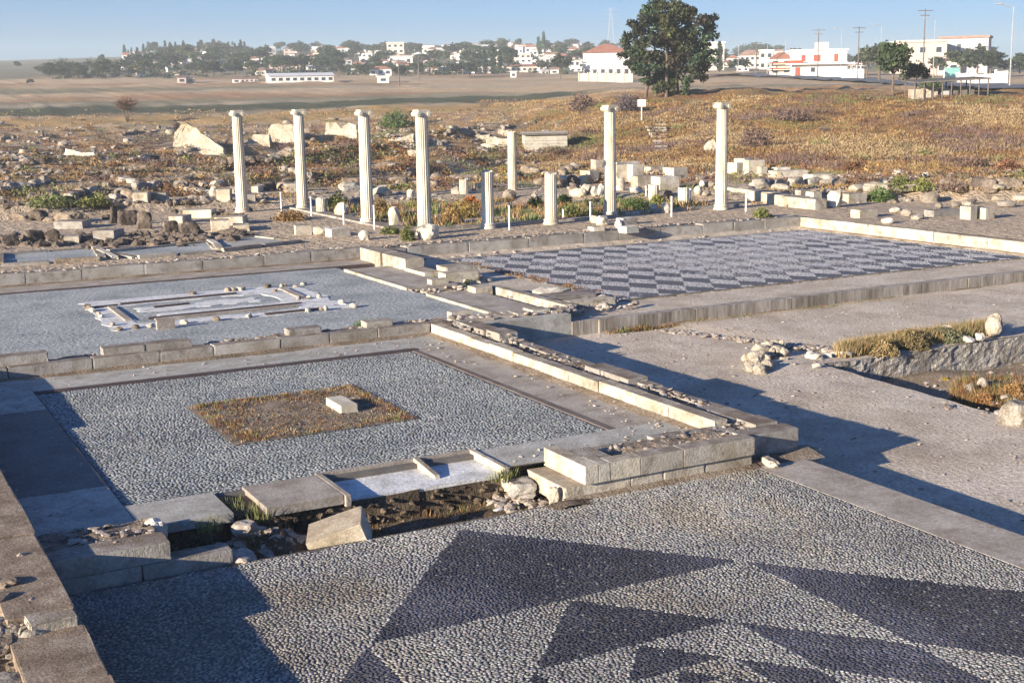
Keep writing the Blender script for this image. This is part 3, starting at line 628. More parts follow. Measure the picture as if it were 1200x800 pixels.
# ------------------------------------------------------------------ room 2
sheet('back_room_floor', 1.7, 13.5, 25.6, 37.9, 0.0, MT['floor_grey'], 30, 30, lambda X, Y: .0+.02*vnoise(X, Y, 71, 3, .8))
b = MB(); b.box(1.8, 15.2, 36.55, 36.75, -.1, .025); o = b.build('inlay_strip', MT['inlay_dark']); o['kind'] = 'structure'
b = MB(); b.box(1.8, 15.2, 36.75, 37.85, -.1, .04); o = b.build('floor_edging', MT['cement_brown']); o['kind'] = 'structure'
mo = empty('mosaic_panel', (8.2, 31.2, .02), 'patchy white mosaic panel with dark and tan stone strips set in the grey floor', 'mosaic')
def poly_patch(pts, z, m, name, parent, h=.02):
    z = z-.012
    b = MB(); b.prism([(x-parent.location.x, y-parent.location.y) for x, y in pts], z-parent.location.z-h, z-parent.location.z); return b.build(name, MT[m], parent)
def wob(x0, x1, y0, y1, n=9, a=.13):
    P = []
    for i in range(n): P.append((x0+(x1-x0)*i/n, y0+RND.uniform(-a, a)))
    for i in range(n): P.append((x1+RND.uniform(-a, a), y0+(y1-y0)*i/n))
    for i in range(n): P.append((x1-(x1-x0)*i/n, y1+RND.uniform(-a, a)))
    for i in range(n): P.append((x0+RND.uniform(-a, a), y1-(y1-y0)*i/n))
    return P
poly_patch(wob(5.55, 11.25, 29.2, 29.75), .032, 'white_plaster', 'white_band', mo)
poly_patch(wob(5.5, 6.15, 29.75, 33.0), .031, 'white_plaster', 'white_band', mo)
poly_patch(wob(5.6, 10.6, 32.7, 33.9), .033, 'white_plaster', 'white_band', mo)
poly_patch(wob(10.0, 11.2, 29.75, 33.2), .034, 'white_plaster', 'white_band', mo)
poly_patch(wob(6.9, 10.0, 30.4, 31.0), .032, 'white_plaster', 'white_band', mo)
poly_patch(wob(6.6, 9.6, 31.4, 32.2), .033, 'white_plaster', 'white_band', mo)
def strip(x0, y0, x1, y1, w_, m, name='stone_strip', z=.06):
    L = hypot(x1-x0, y1-y0); a = atan2(y1-y0, x1-x0); x = (x0+x1)/2; yy = (y0+y1)/2
    block(name, m, x-L/2, x+L/2, yy-w_/2, yy+w_/2, 0, z, mo, .6, rz=a)
strip(6.4, 32.9, 9.4, 33.0, .12, 'inlay_dark'); strip(5.6, 32.7, 6.3, 32.8, .1, 'inlay_dark'); strip(6.6, 30.05, 10.1, 30.15, .14, 'cement_brown'); strip(6.5, 30.3, 10.3, 30.45, .08, 'inlay_dark')
strip(6.05, 30.3, 6.1, 32.6, .16, 'cement_brown'); strip(10.6, 31.0, 10.7, 33.2, .2, 'cement_brown'); strip(9.0, 29.3, 10.4, 29.35, .12, 'inlay_dark'); strip(7.0, 31.9, 7.9, 32.0, .1, 'inlay_dark')
block('slab', 'cement_brown', 6.35, 6.75, 28.75, 28.85, 0, .22, mo, .5)
for _ in range(34):
    e = RND.choice((0, 1, 2, 3)); x = RND.uniform(5.5, 11.3) if e < 2 else (5.6 if e == 2 else RND.uniform(10.3, 11.5)); yy = (29.2, 33.6)[e] if e < 2 else RND.uniform(29, 33.6)
    rock('mosaic_stone', RND.choice(('marble', 'marble', 'rubble', 'core')), (x, yy, .05), (RND.uniform(.1, .28), RND.uniform(.1, .2), RND.uniform(.08, .16)), parent=mo)
# back wall (behind room 2) and terrace courses
W = empty('back_wall', (6.5, 38.1, 0), 'long pale retaining wall of weathered blocks behind the room with the white mosaic', 'wall')
course(W, 'ashlar_grey', 'x', -12, 15.2, 37.85, 38.36, -.3, .40, 1.4, 2.6, dz=.03, chip=.8)
R = Rubble()
for _ in range(90): R.add((RND.uniform(-2, 15), RND.uniform(37.95, 38.4), .39), RND.uniform(.06, .22), .4)
R.build('rubble', 'rubble', W)
W = empty('east_back_wall', (24, 38.1, -.12), 'low retaining wall of cracked blocks behind the lozenge mosaic', 'wall')
course(W, 'ashlar_grey', 'x', 15.2, 32.6, 37.8, 38.36, -.4, .34, 1.0, 2.4, dz=.05, chip=1.2)
R = Rubble()
for _ in range(110): R.add((RND.uniform(15.3, 32), RND.uniform(37.9, 38.6), .34), RND.uniform(.06, .2), .4)
for _ in range(70): R.add((RND.uniform(15.3, 32), RND.uniform(37.4, 37.7), -.1), RND.uniform(.08, .3), .5)
R.build('rubble', 'rubble', W)
W = empty('side_wall', (32.75, 30, -.12), 'cream sunlit retaining wall along the far side of the lozenge mosaic', 'wall')
course(W, 'ashlar', 'y', 17, 37.75, 32.45, 32.9, -.5, .34, 1.6, 3.2, dz=.03, chip=.8)
course(W, 'dirt', 'y', 22, 37.6, 32.25, 32.5, -.4, -.03, 1.0, 2.2, chip=1.6, name='footing')
# chequer room margins, corridor floor, step
def z3(X, Y): return -.105+.02*vnoise(X, Y, 81, 3, .9)
sheet('mosaic_margin', 13.4, 32.7, 25.02, 37.9, -.12, MT['gravel'], 80, 50, z3)
W = empty('terrace_wall', (24, 25.0, -.6), 'long low concrete faced retaining wall stained dark, below the lozenge mosaic floor', 'wall')
course(W, 'stained_wall', 'x', 15.45, 34, 24.78, 25.1, -.75, -.075, 2.4, 3.6, chip=.3)
R = Rubble()
for _ in range(260): R.add((17.3+RND.random()*14.8, 26.86+RND.uniform(-.07, .05), -.09), RND.uniform(.04, .1), .4)
R.build('mosaic_edge_chips', 'core', f3)
# stub wall joining (west of the step)
W = empty('corner_wall', (13.8, 25.3, -.6), 'plastered wall corner standing between the two low walls, with ragged stone top', 'wall')
block('wall_face', 'cement', 12.1, 14.75, 24.85, 25.15, -.7, .12, W, .15)
block('wall_face', 'stained_wall', 14.76, 15.5, 24.82, 25.3, -.7, -.06, W, .3)
block('wall_face', 'cement_brown', 12.0, 14.72, 25.1, 25.7, -.6, .10, W, .15)
course(W, 'ashlar', 'x', 12.2, 14.9, 25.15, 25.6, .1, .24, .35, .8, chip=2.4, dz=.08, jit=.05)
R = Rubble(); R.area(11.9, 15.2, 25.1, 25.8, .14, 110, .07, .25, .5); R.build('rubble', 'rubble', W)
block('ashlar_block', 'ashlar', 12.3, 12.85, 26.0, 26.25, .0, .22, W, 1.4)
W = empty('cross_blocks', (15.2, 28, -.1), 'line of pale low blocks on the corridor edge beside the lozenge mosaic', 'wall')
course(W, 'ashlar', 'y', 25.7, 29.6, 15.15, 15.4, -.1, .16, .9, 1.4, chip=1.2)
block('ashlar_block', 'ashlar', 14.55, 15.05, 29.3, 29.75, -.1, .2, W, .8)
block('ashlar_block', 'ashlar_grey', 15.4, 17.0, 27.3, 28.0, -.1, .1, W, 2.2)
block('ashlar_block', 'ashlar', 15.6, 16.9, 26.3, 26.7, -.1, .12, W, 2.2)
R = Rubble(); R.area(15.2, 17.2, 25.6, 28.3, -.02, 80, .1, .32, .5); R.build('rubble', 'rubble', W)
rock('boulder', 'marble_old', (16.2, 28.3, .02), (1.1, .6, .4), rz=.1); tag(bpy.context.scene.objects['boulder'], 'rounded tan boulder by the near corner of the lozenge mosaic', 'boulder')
W = empty('threshold', (14.6, 34, 0), 'paved doorway of white blocks and flat slabs between the two back rooms', 'threshold')
block('slab', 'cement_brown', 13.4, 14.9, 31.0, 35.6, -.1, .07, W, .2)
block('slab', 'cement_brown', 13.5, 14.8, 26.0, 29.9, -.1, .05, W, .2)
block('edge_strip', 'ashlar', 13.38, 13.5, 31.0, 35.6, -.1, .085, W, .3); block('edge_strip', 'ashlar', 13.44, 13.56, 26.2, 29.9, -.1, .07, W, .3)
block('ashlar_block', 'ashlar', 14.75, 15.35, 36.1, 37.75, -.1, .42, W, .6)
block('ashlar_block', 'ashlar', 14.8, 15.4, 34.3, 36.05, -.1, .40, W, .6)
block('ashlar_block', 'ashlar', 14.75, 15.3, 32.9, 34.25, -.1, .16, W, 1.0)
block('ashlar_block', 'ashlar_grey', 15.3, 16.3, 32.6, 33.3, -.1, .3, W, 2.0)
block('ashlar_block', 'ashlar', 14.2, 14.7, 31.2, 31.5, .0, .2, W, .8)
block('ashlar_block', 'ashlar', 14.85, 15.9, 31.7, 32.2, -.1, .26, W, 1.8)
R = Rubble(); R.area(14.9, 16.4, 31.4, 33.9, -.05, 50, .1, .35, .6); R.area(13.4, 14.9, 29.9, 31.0, .0, 40, .08, .2, .5); R.build('rubble', 'rubble', W)

# ------------------------------------------------------------------ pit, cairn and right-hand court
W = empty('pit_wall', (24, 20, -1.2), 'rough mortared rubble wall lining the back of the open pit', 'wall')
def pit_wall():
    nx, nz = 150, 14; xs = np.linspace(PX0-.15, 34, nx); zs = np.linspace(-1.35, -.52, nz); X, Z = np.meshgrid(xs, zs)
    Yw = PY1-.03-.05*(vnoise(X, Z, 91, 3, 3.0)-.3)-.07*(vnoise(X, Z, 92, 2, 9.0)-.5)
    i = np.arange(nx*nz).reshape(nz, nx); q = np.stack([i[:-1, :-1], i[:-1, 1:], i[1:, 1:], i[1:, :-1]], -1).reshape(-1, 4)
    V = np.stack([X, Yw, Z], -1).reshape(-1, 3); t = V[i[-1]].copy(); t[:, 1] += .35; t[:, 2] += .0; n0 = len(V); V = np.concatenate([V, t])
    q2 = np.array([[i[-1, k], i[-1, k+1], n0+k+1, n0+k] for k in range(nx-1)])
    link('wall_face', mesh_np('wall_face', V-np.array(W.location), [np.concatenate([q, q2])]), MT['pit_render'], W)
pit_wall()
R = Rubble()

b = MB(); b.box(PX0-.5, PX0-.02, PY0, PY1, -1.4, -.66); b.build('near_side', MT['dirt'], W, (-24, -20, 1.2))
R = Rubble(); R.area(18, 24, 15, 19.5, -1.08, 170, .04, .2); R.area(PX0, 18.4, 15, 19.5, -1.1, 60, .06, .22); R.area(17.2, 19.4, 14.2, 16.2, -.62, 60, .04, .25)
tag(R.build('rubble', 'rubble'), 'stones scattered over the bottom of the pit', 'rubble')
x, y_ = at(1192, 492, -.55); single_rock('large pale boulder on the near edge of the pit', 'cairn', (x, y_, -.45), (.6, .55, .48), name='boulder', cat='boulder', seed=3, sub=3)
x, y_ = at(1152, 454, -1.0); single_rock('round pale stone among weeds inside the pit', 'cairn', (x, y_, -.9), (.24, .22, .22), seed=2)
x, y_ = at(1136, 458, -1.0); single_rock('smaller angular stone beside the round one inside the pit', 'cairn', (x, y_, -.95), (.2, .2, .2), seed=6)
x, y_ = at(1165, 393, -.45); single_rock('upright brown stone above the pit wall beyond the weeds', 'cairn', (x, y_, -.22), (.36, .34, .55), seed=2, blocky=.3)
x, y_ = at(1110, 396, -.5); single_rock('pointed white stone in the weeds above the pit wall', 'marble', (x, y_, -.35), (.25, .2, .3), seed=1)
x, y_ = at(1132, 400, -.5); single_rock('flat white stone in the weeds above the pit wall', 'marble_old', (x, y_, -.45), (.4, .25, .16), seed=4)
x, y_ = at(1148, 400, -.5); single_rock('small whitish stone beside the flat white stone above the pit', 'marble_old', (x, y_, -.4), (.2, .2, .2), seed=7)
# cairn of field stones
cn = empty('stone_pile', (17.4, 20.6, -.5), 'heap of rounded field stones on the gravel court', 'stone pile')
for px, py, sz, hz_ in ((876, 421, .26, .1), (884, 428, .42, .15), (886, 418, .4, .24), (893, 410, .36, .28), (900, 406, .34, .33), (903, 416, .22, .2), (912, 411, .34, .26), (908, 402, .26, .36), (915, 404, .24, .3), (919, 422, .2, .08), (896, 430, .34, .12), (890, 434, .3, .1), (880, 432, .24, .1), (905, 411, .2, .3), (918, 413, .3, .22), (897, 419, .26, .2)):
    x, y_ = at(px, py, -.5+hz_*.6); rock('stone', 'cairn', (x, y_, -.5+hz_*.6), (sz*RND.uniform(.8, 1.2), sz*RND.uniform(.7, 1), sz*RND.uniform(.55, .8)), parent=cn, sub=3, blocky=.45, tilt=.5)
for px, py, sz in ((957, 430, .22), (953, 420, .4), (970, 418, .22), (978, 416, .2), (968, 412, .25), (950, 415, .2)):
    x, y_ = at(px, py, -.48); tag(rock('stone', 'marble_old', (x, y_, -.45), (sz, sz*.7, sz*.5)), 'loose pale stone on the gravel between the stone heap and the pit', 'stone', 'loose stones between heap and pit')
R = Rubble()
for _ in range(330):
    t = RND.random(); px = 730+t*270+RND.gauss(0, 4); py = 380+t*32+RND.gauss(0, 1.2)+2; x, y_ = at(px, py, -.43); R.add((x, y_, -.41), RND.uniform(.04, .16), .5)
tag(R.build('stone_line', 'rubble'), 'line of half buried stones across the gravel court', 'stones')
R = Rubble()
for _ in range(1900):
    x = RND.uniform(12.3, 28); yy = RND.uniform(9, 24.6)
    if x > PX0-.1 and yy < PY1: continue
    R.add((x, yy, float(low_z(np.array(x), np.array(yy)))+.003), .015+.09*RND.random()**3, .5)
tag(R.build('pebbles', 'rubble'), 'small stones scattered on the gravel court', 'stones')

# ------------------------------------------------------------------ columns
def fluted(h, r0_, r1_, nfl=20, rings=12, broken=None, seed=0):
    b = MB(); n = nfl*4; prof = []
    for k in range(rings+1):
        t = min(1.0, (k//3+(0, .94, .97)[k % 3])/(rings/3)) if not k == rings else 1.0; r = (r0_+(r1_-r0_)*t**1.2)*(1 if k % 3 != 2 or k >= rings-1 else .965)
        for i in range(n):
            a = 2*pi*i/n; f = i % 4; rr = r*(1.0 if f == 0 else 0.955 if f in (1, 3) else 0.925)
            zz = h*t
            if broken and k == rings: zz += broken*mnoise.noise(Vector((cos(a)*1.5, sin(a)*1.5, seed)))
            b.v.append((rr*cos(a), rr*sin(a), zz))
    for k in range(rings):
        for i in range(n): b.f.append([k*n+i, k*n+(i+1) % n, (k+1)*n+(i+1) % n, (k+1)*n+i])
    b.v.append((0, 0, h+(broken or 0)*.2)); c = len(b.v)-1
    for i in range(n): b.f.append([rings*n+i, rings*n+(i+1) % n, c])
    return b
SH = {}
def column(px, py, h, r, label, cap=True, base=True, old=False, broken=.12, zb=.35, group=None, name='column', xy=None):
    x, y_ = xy or at(px, py, zb); e = empty(name, (x, y_, zb-.03), label, 'column', group, rz=RND.uniform(-.03, .03)); m = MT['marble_old' if old else 'marble']
    z = 0
    if base:
        b = MB(); b.lathe([(r*1.28, 0), (r*1.3, .04), (r*1.26, .08), (r*1.12, .10), (r*1.10, .13), (r*1.2, .15), (r*1.2, .19), (r*1.05, .215)], 24); b.build('base', m, e, smooth=False); z = .21
    ch = .26 if cap else 0
    k = (round(h-z-ch, 2), r, cap)
    if k not in SH:
        SH[k] = fluted(h-z-ch, r, r*.85 if cap else r*(1-.035*h), broken=None if cap else broken, seed=px).mesh('shaft'); SH[k].materials.append(m)
    link('shaft', SH[k], None, e, (0, 0, z))
    if cap:
        q = r*.82; b = MB(); zc = h-ch; b.lathe([(q*.96, zc-.02), (q*1.0, zc+.0), (q*1.08, zc+.05), (q*1.12, zc+.099)], 24); b.build('echinus', m, e)
        b = MB(); b.box(-q*1.0, q*1.0, -q*1.05, q*1.05, zc+.1, zc+.2); b.build('cushion', m, e)
        for sx in (-1, 1):
            b = MB()
            for f in (0,):
                b.tube((sx*q*.96, -q*1.22, zc+.095), (sx*q*.96, q*1.22, zc+.105), .085, n=14)
                b.tube((sx*q*.96, -q*1.27, zc+.095), (sx*q*.96, q*1.27, zc+.095), .03, n=8)
            b.build('volute', m, e)
        b = MB(); b.box(-q*1.1, q*1.1, -q*1.1, q*1.1, zc+.202, zc+.245); b.build('abacus', m, e)
    return e
FC = ((284, 248, 'tall fluted white column with scroll capital standing at the far end of the row'),
      (355, 245, 'tall fluted white column second from the far end of the row, behind a short stump'),
      (431, 261, 'tall fluted white column beside the rounded white rock in the peristyle'),
      (498, 274, 'tall fluted white column at the peristyle corner with a fallen rock at its foot'),
      (715, 253, 'tall fluted white column standing above a heap of fallen stones'),
      (845, 245, 'tall fluted white column standing alone at the east end, in front of the grassy bank'))
for px, py, lb in FC: column(px, py, 4.27, .245, lb)
column(601, 228, 2.98, .225, 'broken column of middle height beyond the courtyard, without a capital', cap=False)
column(572, 267, 2.04, .23, 'broken column stump with ragged top, next to the corner column', cap=False, broken=.16)
column(646, 262, 1.84, .235, 'smooth topped white column stump in the middle of the front row', cap=False, broken=.08)
column(544, 232, .87, .22, 'short column drum at the back of the weedy courtyard', cap=False)
column(660, 223, .72, .2, 'small worn column stump just behind the middle stump', cap=False, old=True)
column(727, 228, .8, .2, 'grey shaded column stump behind the column above the stone heap', cap=False, old=True)
column(766, 235, .70, .24, 'tan worn column stump between white post and grey stump', cap=False, old=True, base=False)
column(801, 239, .7, .24, 'blue grey broad column stump beside the white rock', cap=False, old=True, base=False)
column(377, 249, .62, .23, 'short fluted stump beside a white post in the left colonnade', cap=False, old=True, base=False)
for px, py, h in ((330, 250, .85), (365, 253, .75), (403, 263, .8), (439, 269, .85), (597, 270, .85), (692, 259, .7), (787, 254, .75), (757, 234, .6), (809, 238, .6), (874, 248, .7), (660, 257, .35)):
    x, y_ = at(px, py, .33); b = MB(); b.tube((0, 0, -.03), (0, 0, h), .032, n=8); b.tube((0, 0, h), (0, 0, h+.02), .04, n=8)
    tag(b.build('barrier_post', MT['white_paint'], None, (x, y_, .34)), 'slim white post marking the visitor barrier round the courtyard', 'post', 'white barrier posts round the courtyard')
# stylobate kerb under the colonnade
W = empty('stylobate', (26, 42, .3), 'low kerb of dark edged blocks under the front row of columns', 'kerb')
course(W, 'ashlar_grey', 'x', 19.0, 27, 41.75, 42.15, .2, .43, .8, 1.4, chip=1.2)
course(W, 'ashlar_grey', 'x', 27, 33.4, 42.6, 43.0, .2, .45, .8, 1.4, chip=1.4)
course(W, 'ashlar_grey', 'y', 43.0, 55, 18.0, 18.7, .2, .40, .9, 1.5, chip=1.2)
# named stones on the terrace
def gz(x, y): return t1(x, y)
def st_px(px, py, w_, h_, label, m='marble_old', blocky=.35, name='stone', cat='stone', dep=None, rz=None, group=None, sub=2, seed=None):
    X, Y, Z, D = on_ground(px, py); s = D/1514.0*1.03
    return tag(rock(name, m, (X, Y, Z+h_*s*.38), (w_*s, (dep or w_*.8)*s, h_*s*1.15), rz=rz, blocky=blocky, sub=sub, seed=seed), label, cat, group)
def bl_px(px, py, w_, h_, label, m='ashlar', dep=.5, rz=0.0, name='stone_block', cat='stone block', group=None, chip=1.0):
    X, Y, Z, D = on_ground(px, py); s = D/1514.0*1.03
    return tag(block(name, m, X-w_*s/2, X+w_*s/2, Y, Y+dep, Z-.08, Z+h_*s, None, chip, rz=rz), label, cat, group)
st_px(502, 281, 28, 17, 'big broken white capital stone lying at the foot of the corner column', m='marble', sub=3, seed=3)
st_px(462, 266, 14, 24, 'upright knobbly white stone between two tall columns', m='marble', seed=5)
st_px(401, 253, 20, 16, 'rounded white rock behind the slim post', m='marble', seed=2)
st_px(332, 258, 14, 10, 'pointed pale rock on dark weeds between two far columns', m='marble', seed=6)
st_px(481, 238, 8, 12, 'small pointed white stone behind the corner column', m='marble', seed=1)
bl_px(399, 278, 24, 9, 'pale squared stone lying along the terrace edge', rz=.1, m='marble_old'); st_px(427, 281, 15, 12, 'round brown stone next to the squared one on the terrace edge', seed=4)
bl_px(358, 276, 18, 11, 'dark ended block on the terrace edge', rz=-.2, m='ashlar'); st_px(378, 276, 22, 12, 'tan lumpy stone beside the dark ended block on the terrace edge', seed=7)
st_px(706, 264, 20, 12, 'pale rough stone in the heap below the tall column, westernmost', seed=1); st_px(726, 268, 13, 11, 'wedge shaped cream stone in the heap below the tall column', seed=2)
bl_px(738, 264, 22, 8, 'lying column drum in the heap below the tall column', m='marble_old', rz=.15, dep=.4, chip=2.5); st_px(697, 262, 12, 9, 'small stone at the edge of the heap below the tall column', seed=5)
bl_px(741, 271, 18, 5, 'flat white slab beside the stone heap', m='marble', rz=.1); bl_px(703, 272, 14, 5, 'thin slab on the terrace edge before the stone heap', rz=-.1)
st_px(978, 243, 22, 20, 'pointed white rock on the corner of the eastern terrace', m='marble', seed=3)
bl_px(944, 238, 14, 14, 'upright grey block west of the pointed rock', m='ashlar_grey'); bl_px(958, 240, 12, 14, 'cream block next to the pointed rock')
W = empty('terrace_kerb', (29, 48, .33), 'long cream kerb of blocks on the terrace behind the east column', 'kerb')
for px, py in ((852, 228), (872, 231), (892, 234), (912, 238), (930, 241)):
    x, y_ = at(px, py, .4); block('ashlar_block', 'ashlar', x-.1, x+.5, y_-1.4, y_+.9, .2, .75, W, 1.2, rz=.0)
bl_px(1018, 256, 26, 9, 'cream block at the west end of the eastern rubble row'); st_px(1040, 262, 14, 7, 'light stone before the rubble row on the eastern terrace')
bl_px(1005, 238, 26, 10, 'long cream block behind the pointed rock'); bl_px(1141, 258, 10, 14, 'square block with dark end at the eastern rubble row', m='ashlar_grey')
bl_px(1160, 257, 14, 12, 'brownish block east of the square block'); bl_px(1110, 254, 40, 7, 'long low block in the eastern rubble row', m='ashlar_grey')
for px, py, w_, h_ in ((1100, 245, 10, 7), (1120, 243, 12, 7), (1135, 244, 10, 8), (1180, 243, 20, 8), (1195, 236, 20, 8), (1050, 250, 18, 7), (1062, 253, 14, 8), (1075, 257, 18, 6), (1170, 236, 16, 6)):
    st_px(px, py, w_, h_, 'rough stone in the rubble row on the eastern terrace', m='field_stone', blocky=.6, group='stones of the eastern rubble row')
# pile of big cream ashlars behind the courtyard
for k_, (px, py, w_, h_, lb) in enumerate(((735, 214, 24, 20, 'upright cream slab with a groove in the block pile'), (748, 214, 14, 20, 'narrow white slab beside the grooved slab'), (706, 200, 14, 12, 'pinkish block at the west end of the block pile'),
        (762, 219, 30, 12, 'low cream block in the middle of the block pile'), (785, 222, 26, 14, 'wide cream block lying before the block pile'), (797, 214, 20, 16, 'cream block at the east end of the block pile'),
        (772, 203, 22, 7, 'flat slab resting on the back of the block pile'), (742, 197, 18, 7, 'pale slab on top of the block pile'), (696, 213, 14, 12, 'broken cream block west of the pile'), (728, 200, 14, 9, 'light rounded block on top of the pile'),
        (876, 203, 14, 16, 'upright grey slab east of the tall column'), (868, 204, 12, 12, 'pale broken slab behind the east column'), (888, 206, 20, 17, 'big cream cube block east of the tall column'), (930, 208, 40, 7, 'long cream course of stone below the bank'), (965, 212, 26, 7, 'second cream course of stone below the bank'), (897, 206, 8, 10, 'small round stone beside the cream cube'), (920, 205, 16, 8, 'low pale stone at the foot of the bank'))):
    bl_px(px, py, w_, h_, lb, m=('marble_old' if k_ % 3 == 1 else 'ashlar'), dep=.6+.3*RND.random(), rz=RND.uniform(-.25, .25), chip=1.2)
for px, py, w_, h_ in ((687, 228, 14, 12), (697, 230, 12, 12), (704, 229, 12, 14), (682, 230, 10, 9), (745, 226, 18, 7), (818, 232, 10, 9), (823, 220, 9, 9), (766, 248, 12, 10), (780, 250, 14, 12), (1085, 208, 8, 6)):
    st_px(px, py, w_, h_, 'loose pale stone near the block pile behind the courtyard', group='loose stones near the block pile')
# blocks on the left terrace
for px, py, w_, h_, m, lb in ((188, 237, 22, 10, 'ashlar_grey', 'dark topped block at the back of the left terrace'), (170, 240, 16, 12, 'ashlar', 'cream block at the back of the left terrace'), (238, 256, 32, 9, 'ashlar', 'long cream block with dark top on the left terrace'),
        (215, 262, 16, 8, 'ashlar', 'low cream block before the long one'), (275, 264, 32, 9, 'ashlar', 'long light block nearest the far column'), (262, 272, 20, 12, 'ashlar', 'cream corner block stepping down to the terrace edge'),
        (287, 272, 18, 7, 'ashlar', 'small block beside the cream corner block'), (267, 240, 15, 14, 'ashlar', 'upright pale block just west of the far column'), (296, 238, 12, 8, 'ashlar_grey', 'greyish block just behind the far column'), (305, 226, 8, 7, 'marble', 'tiny white block beyond the far column'),
        (345, 226, 14, 10, 'ashlar_grey', 'grey block behind the second column'), (131, 283, 24, 12, 'ashlar_grey', 'whitish flat stone among the upright slabs'), (88, 268, 32, 8, 'ashlar_grey', 'pale slab lying at the left rubble row'),
        (170, 268, 16, 18, 'concrete_dark', 'dark upright slab in the left slab row'), (150, 264, 18, 16, 'concrete_dark', 'second dark upright slab in the left slab row'), (134, 262, 8, 18, 'concrete_dark', 'narrow black edged slab in the left slab row'), (222, 276, 20, 15, 'concrete_dark', 'dark square slab nearest the cream blocks'),
        (200, 274, 16, 14, 'concrete_dark', 'dark slab in the middle of the slab row'), (88, 286, 16, 8, 'ashlar', 'tan low block in the left rubble row'), (40, 286, 22, 14, 'concrete_dark', 'brown slab at the left picture edge'), (12, 288, 18, 12, 'core', 'crumbled block at the left end of the row'), (62, 285, 14, 14, 'core', 'brown block in the left rubble row')):
    if m in ('concrete_dark', 'core'): st_px(px, py, w_*1.15, h_*1.1, lb, m='dark_stone', blocky=.75, sub=3, dep=w_*.6, rz=RND.uniform(-.3, .3), name='stone_slab')
    else: bl_px(px, py, w_, h_, lb, m=m, dep=.9, rz=RND.uniform(-.65, -.2), chip=1.5)
R = Rubble()
for _ in range(520):
    t = RND.random(); px = t*300-8; py = 284-14*max(0, t-.4)+RND.gauss(0, 3.5) if RND.random() < .75 else RND.uniform(232, 262); X, Y, Z, D = on_ground(px, py)
    if Y > 38.6: R.add((X, Y, Z), RND.uniform(.1, .55), .8)
tag(R.build('rubble_row', 'dark_stone'), 'dark ragged rubble heaped in rows across the left terrace', 'rubble')
# framed plots in the left terrace floor
def plot(name, pts, m, label):
    P = [at(px, py, .34) for px, py in pts]; e = empty(name, (P[0][0], P[0][1], .33), label, 'floor')
    b = MB(); b.prism([(x-P[0][0], y-P[0][1]) for x, y in P], -.1, .035); b.build('surface', m, e)
    for i in range(len(P)):
        (xa, ya), (xb, yb) = P[i], P[(i+1) % len(P)]; L = hypot(xb-xa, yb-ya); n = max(1, int(L/1.1)); a = atan2(yb-ya, xb-xa)
        for j in range(n):
            t = (j+.5)/n; x = xa+(xb-xa)*t; yy = ya+(yb-ya)*t; l = L/n
            block('edge_stone', RND.choice(('ashlar', 'ashlar_grey', 'core')), x-l*.46, x+l*.46, yy-.12, yy+.12, .3, .42+RND.uniform(-.03, .05), e, 2.0, rz=a)
plot('paved_plot', [(0, 300), (0, 312), (120, 305), (112, 291)], MT['floor_grey'], 'grey cement plot framed by stones at the left end of the terrace')
plot('paved_plot', [(125, 297), (160, 303), (255, 295), (245, 284)], MT['floor_grey'], 'grey cement plot west of the white angle strip')
plot('paved_plot', [(250, 283), (258, 295), (352, 284), (300, 278)], MT['cement'], 'light cement plot east of the white angle strip')
for pts in (((110, 291), (135, 303)), ((246, 283), (254, 288), (253, 294))):
    e = empty('marble_strip', (*at(*pts[0], .36), .36), 'white angular marble strip beside a grey plot' if len(pts) > 2 else 'slanting white marble strip between two grey plots', 'stone')
    for a_, b_ in zip(pts[:-1], pts[1:]):
        (xa, ya), (xb, yb) = at(*a_, .36), at(*b_, .36); L = hypot(xb-xa, yb-ya)
        block('strip', 'marble', (xa+xb)/2-L/2, (xa+xb)/2+L/2, (ya+yb)/2-.1, (ya+yb)/2+.1, .3, .44, e, .8, rz=atan2(yb-ya, xb-xa))
# two big sunlit masses and outcrops in the ruin field
def mass(px, py, w_, h_, shape, label, m='rock_cream', dep=3.0):
    X, Y, Z, D = on_ground(px, py); s = D/1514*1.03; P = [(a*w_*s, b*h_*s) for a, b in shape]
    rx, ry = r0[0], r0[1]; n = len(P); V = []; 
    for dd, k in ((0, 1.0), (dep*.35, 1.0), (dep, .85)):
        for a, b in P:
            V.append((rx*a*k+(-ry)*(-dd)*0+sin(YAW)*(dd+b*.55*(dd == 0)), ry*a*k+cos(YAW)*(dd+b*.55*(dd == 0)), b*(1 if dd < dep else .5)-.3*(b <= .01)))
    F = [list(range(n))[::-1]]+[[l*n+i, l*n+(i+1) % n, (l+1)*n+(i+1) % n, (l+1)*n+i] for l in (0, 1) for i in range(n)]+[list(range(2*n, 3*n))]
    bm = bmesh.new(); vv = [bm.verts.new(v) for v in V]
    for f in F: bm.faces.new([vv[i] for i in f])
    bmesh.ops.triangulate(bm, faces=bm.faces[:]); bmesh.ops.subdivide_edges(bm, edges=bm.edges[:], cuts=5, use_grid_fill=True)
    for v in bm.verts: v.co += Vector((mnoise.noise(v.co*1.2), mnoise.noise(v.co*1.2+Vector((9, 0, 0))), mnoise.noise(v.co*1.4+Vector((0, 9, 0)))))*.1+Vector((mnoise.noise(v.co*4), mnoise.noise(v.co*4+Vector((9, 0, 0))), mnoise.noise(v.co*4+Vector((0, 9, 0)))))*.07
    bmesh.ops.recalc_face_normals(bm, faces=bm.faces[:]); me = bpy.data.meshes.new('rock_mass'); bm.to_mesh(me); bm.free()
    return tag(link('rock_mass', me, MT[m], None, (X, Y, Z)), label, 'rock')
mass(232, 180, 56, 34, [(-.5, 0), (.5, 0), (.48, .12), (.1, .55), (-.25, .98), (-.45, .98), (-.5, .5)], 'huge wedge of pale rock sloping down to one side, behind the first column')
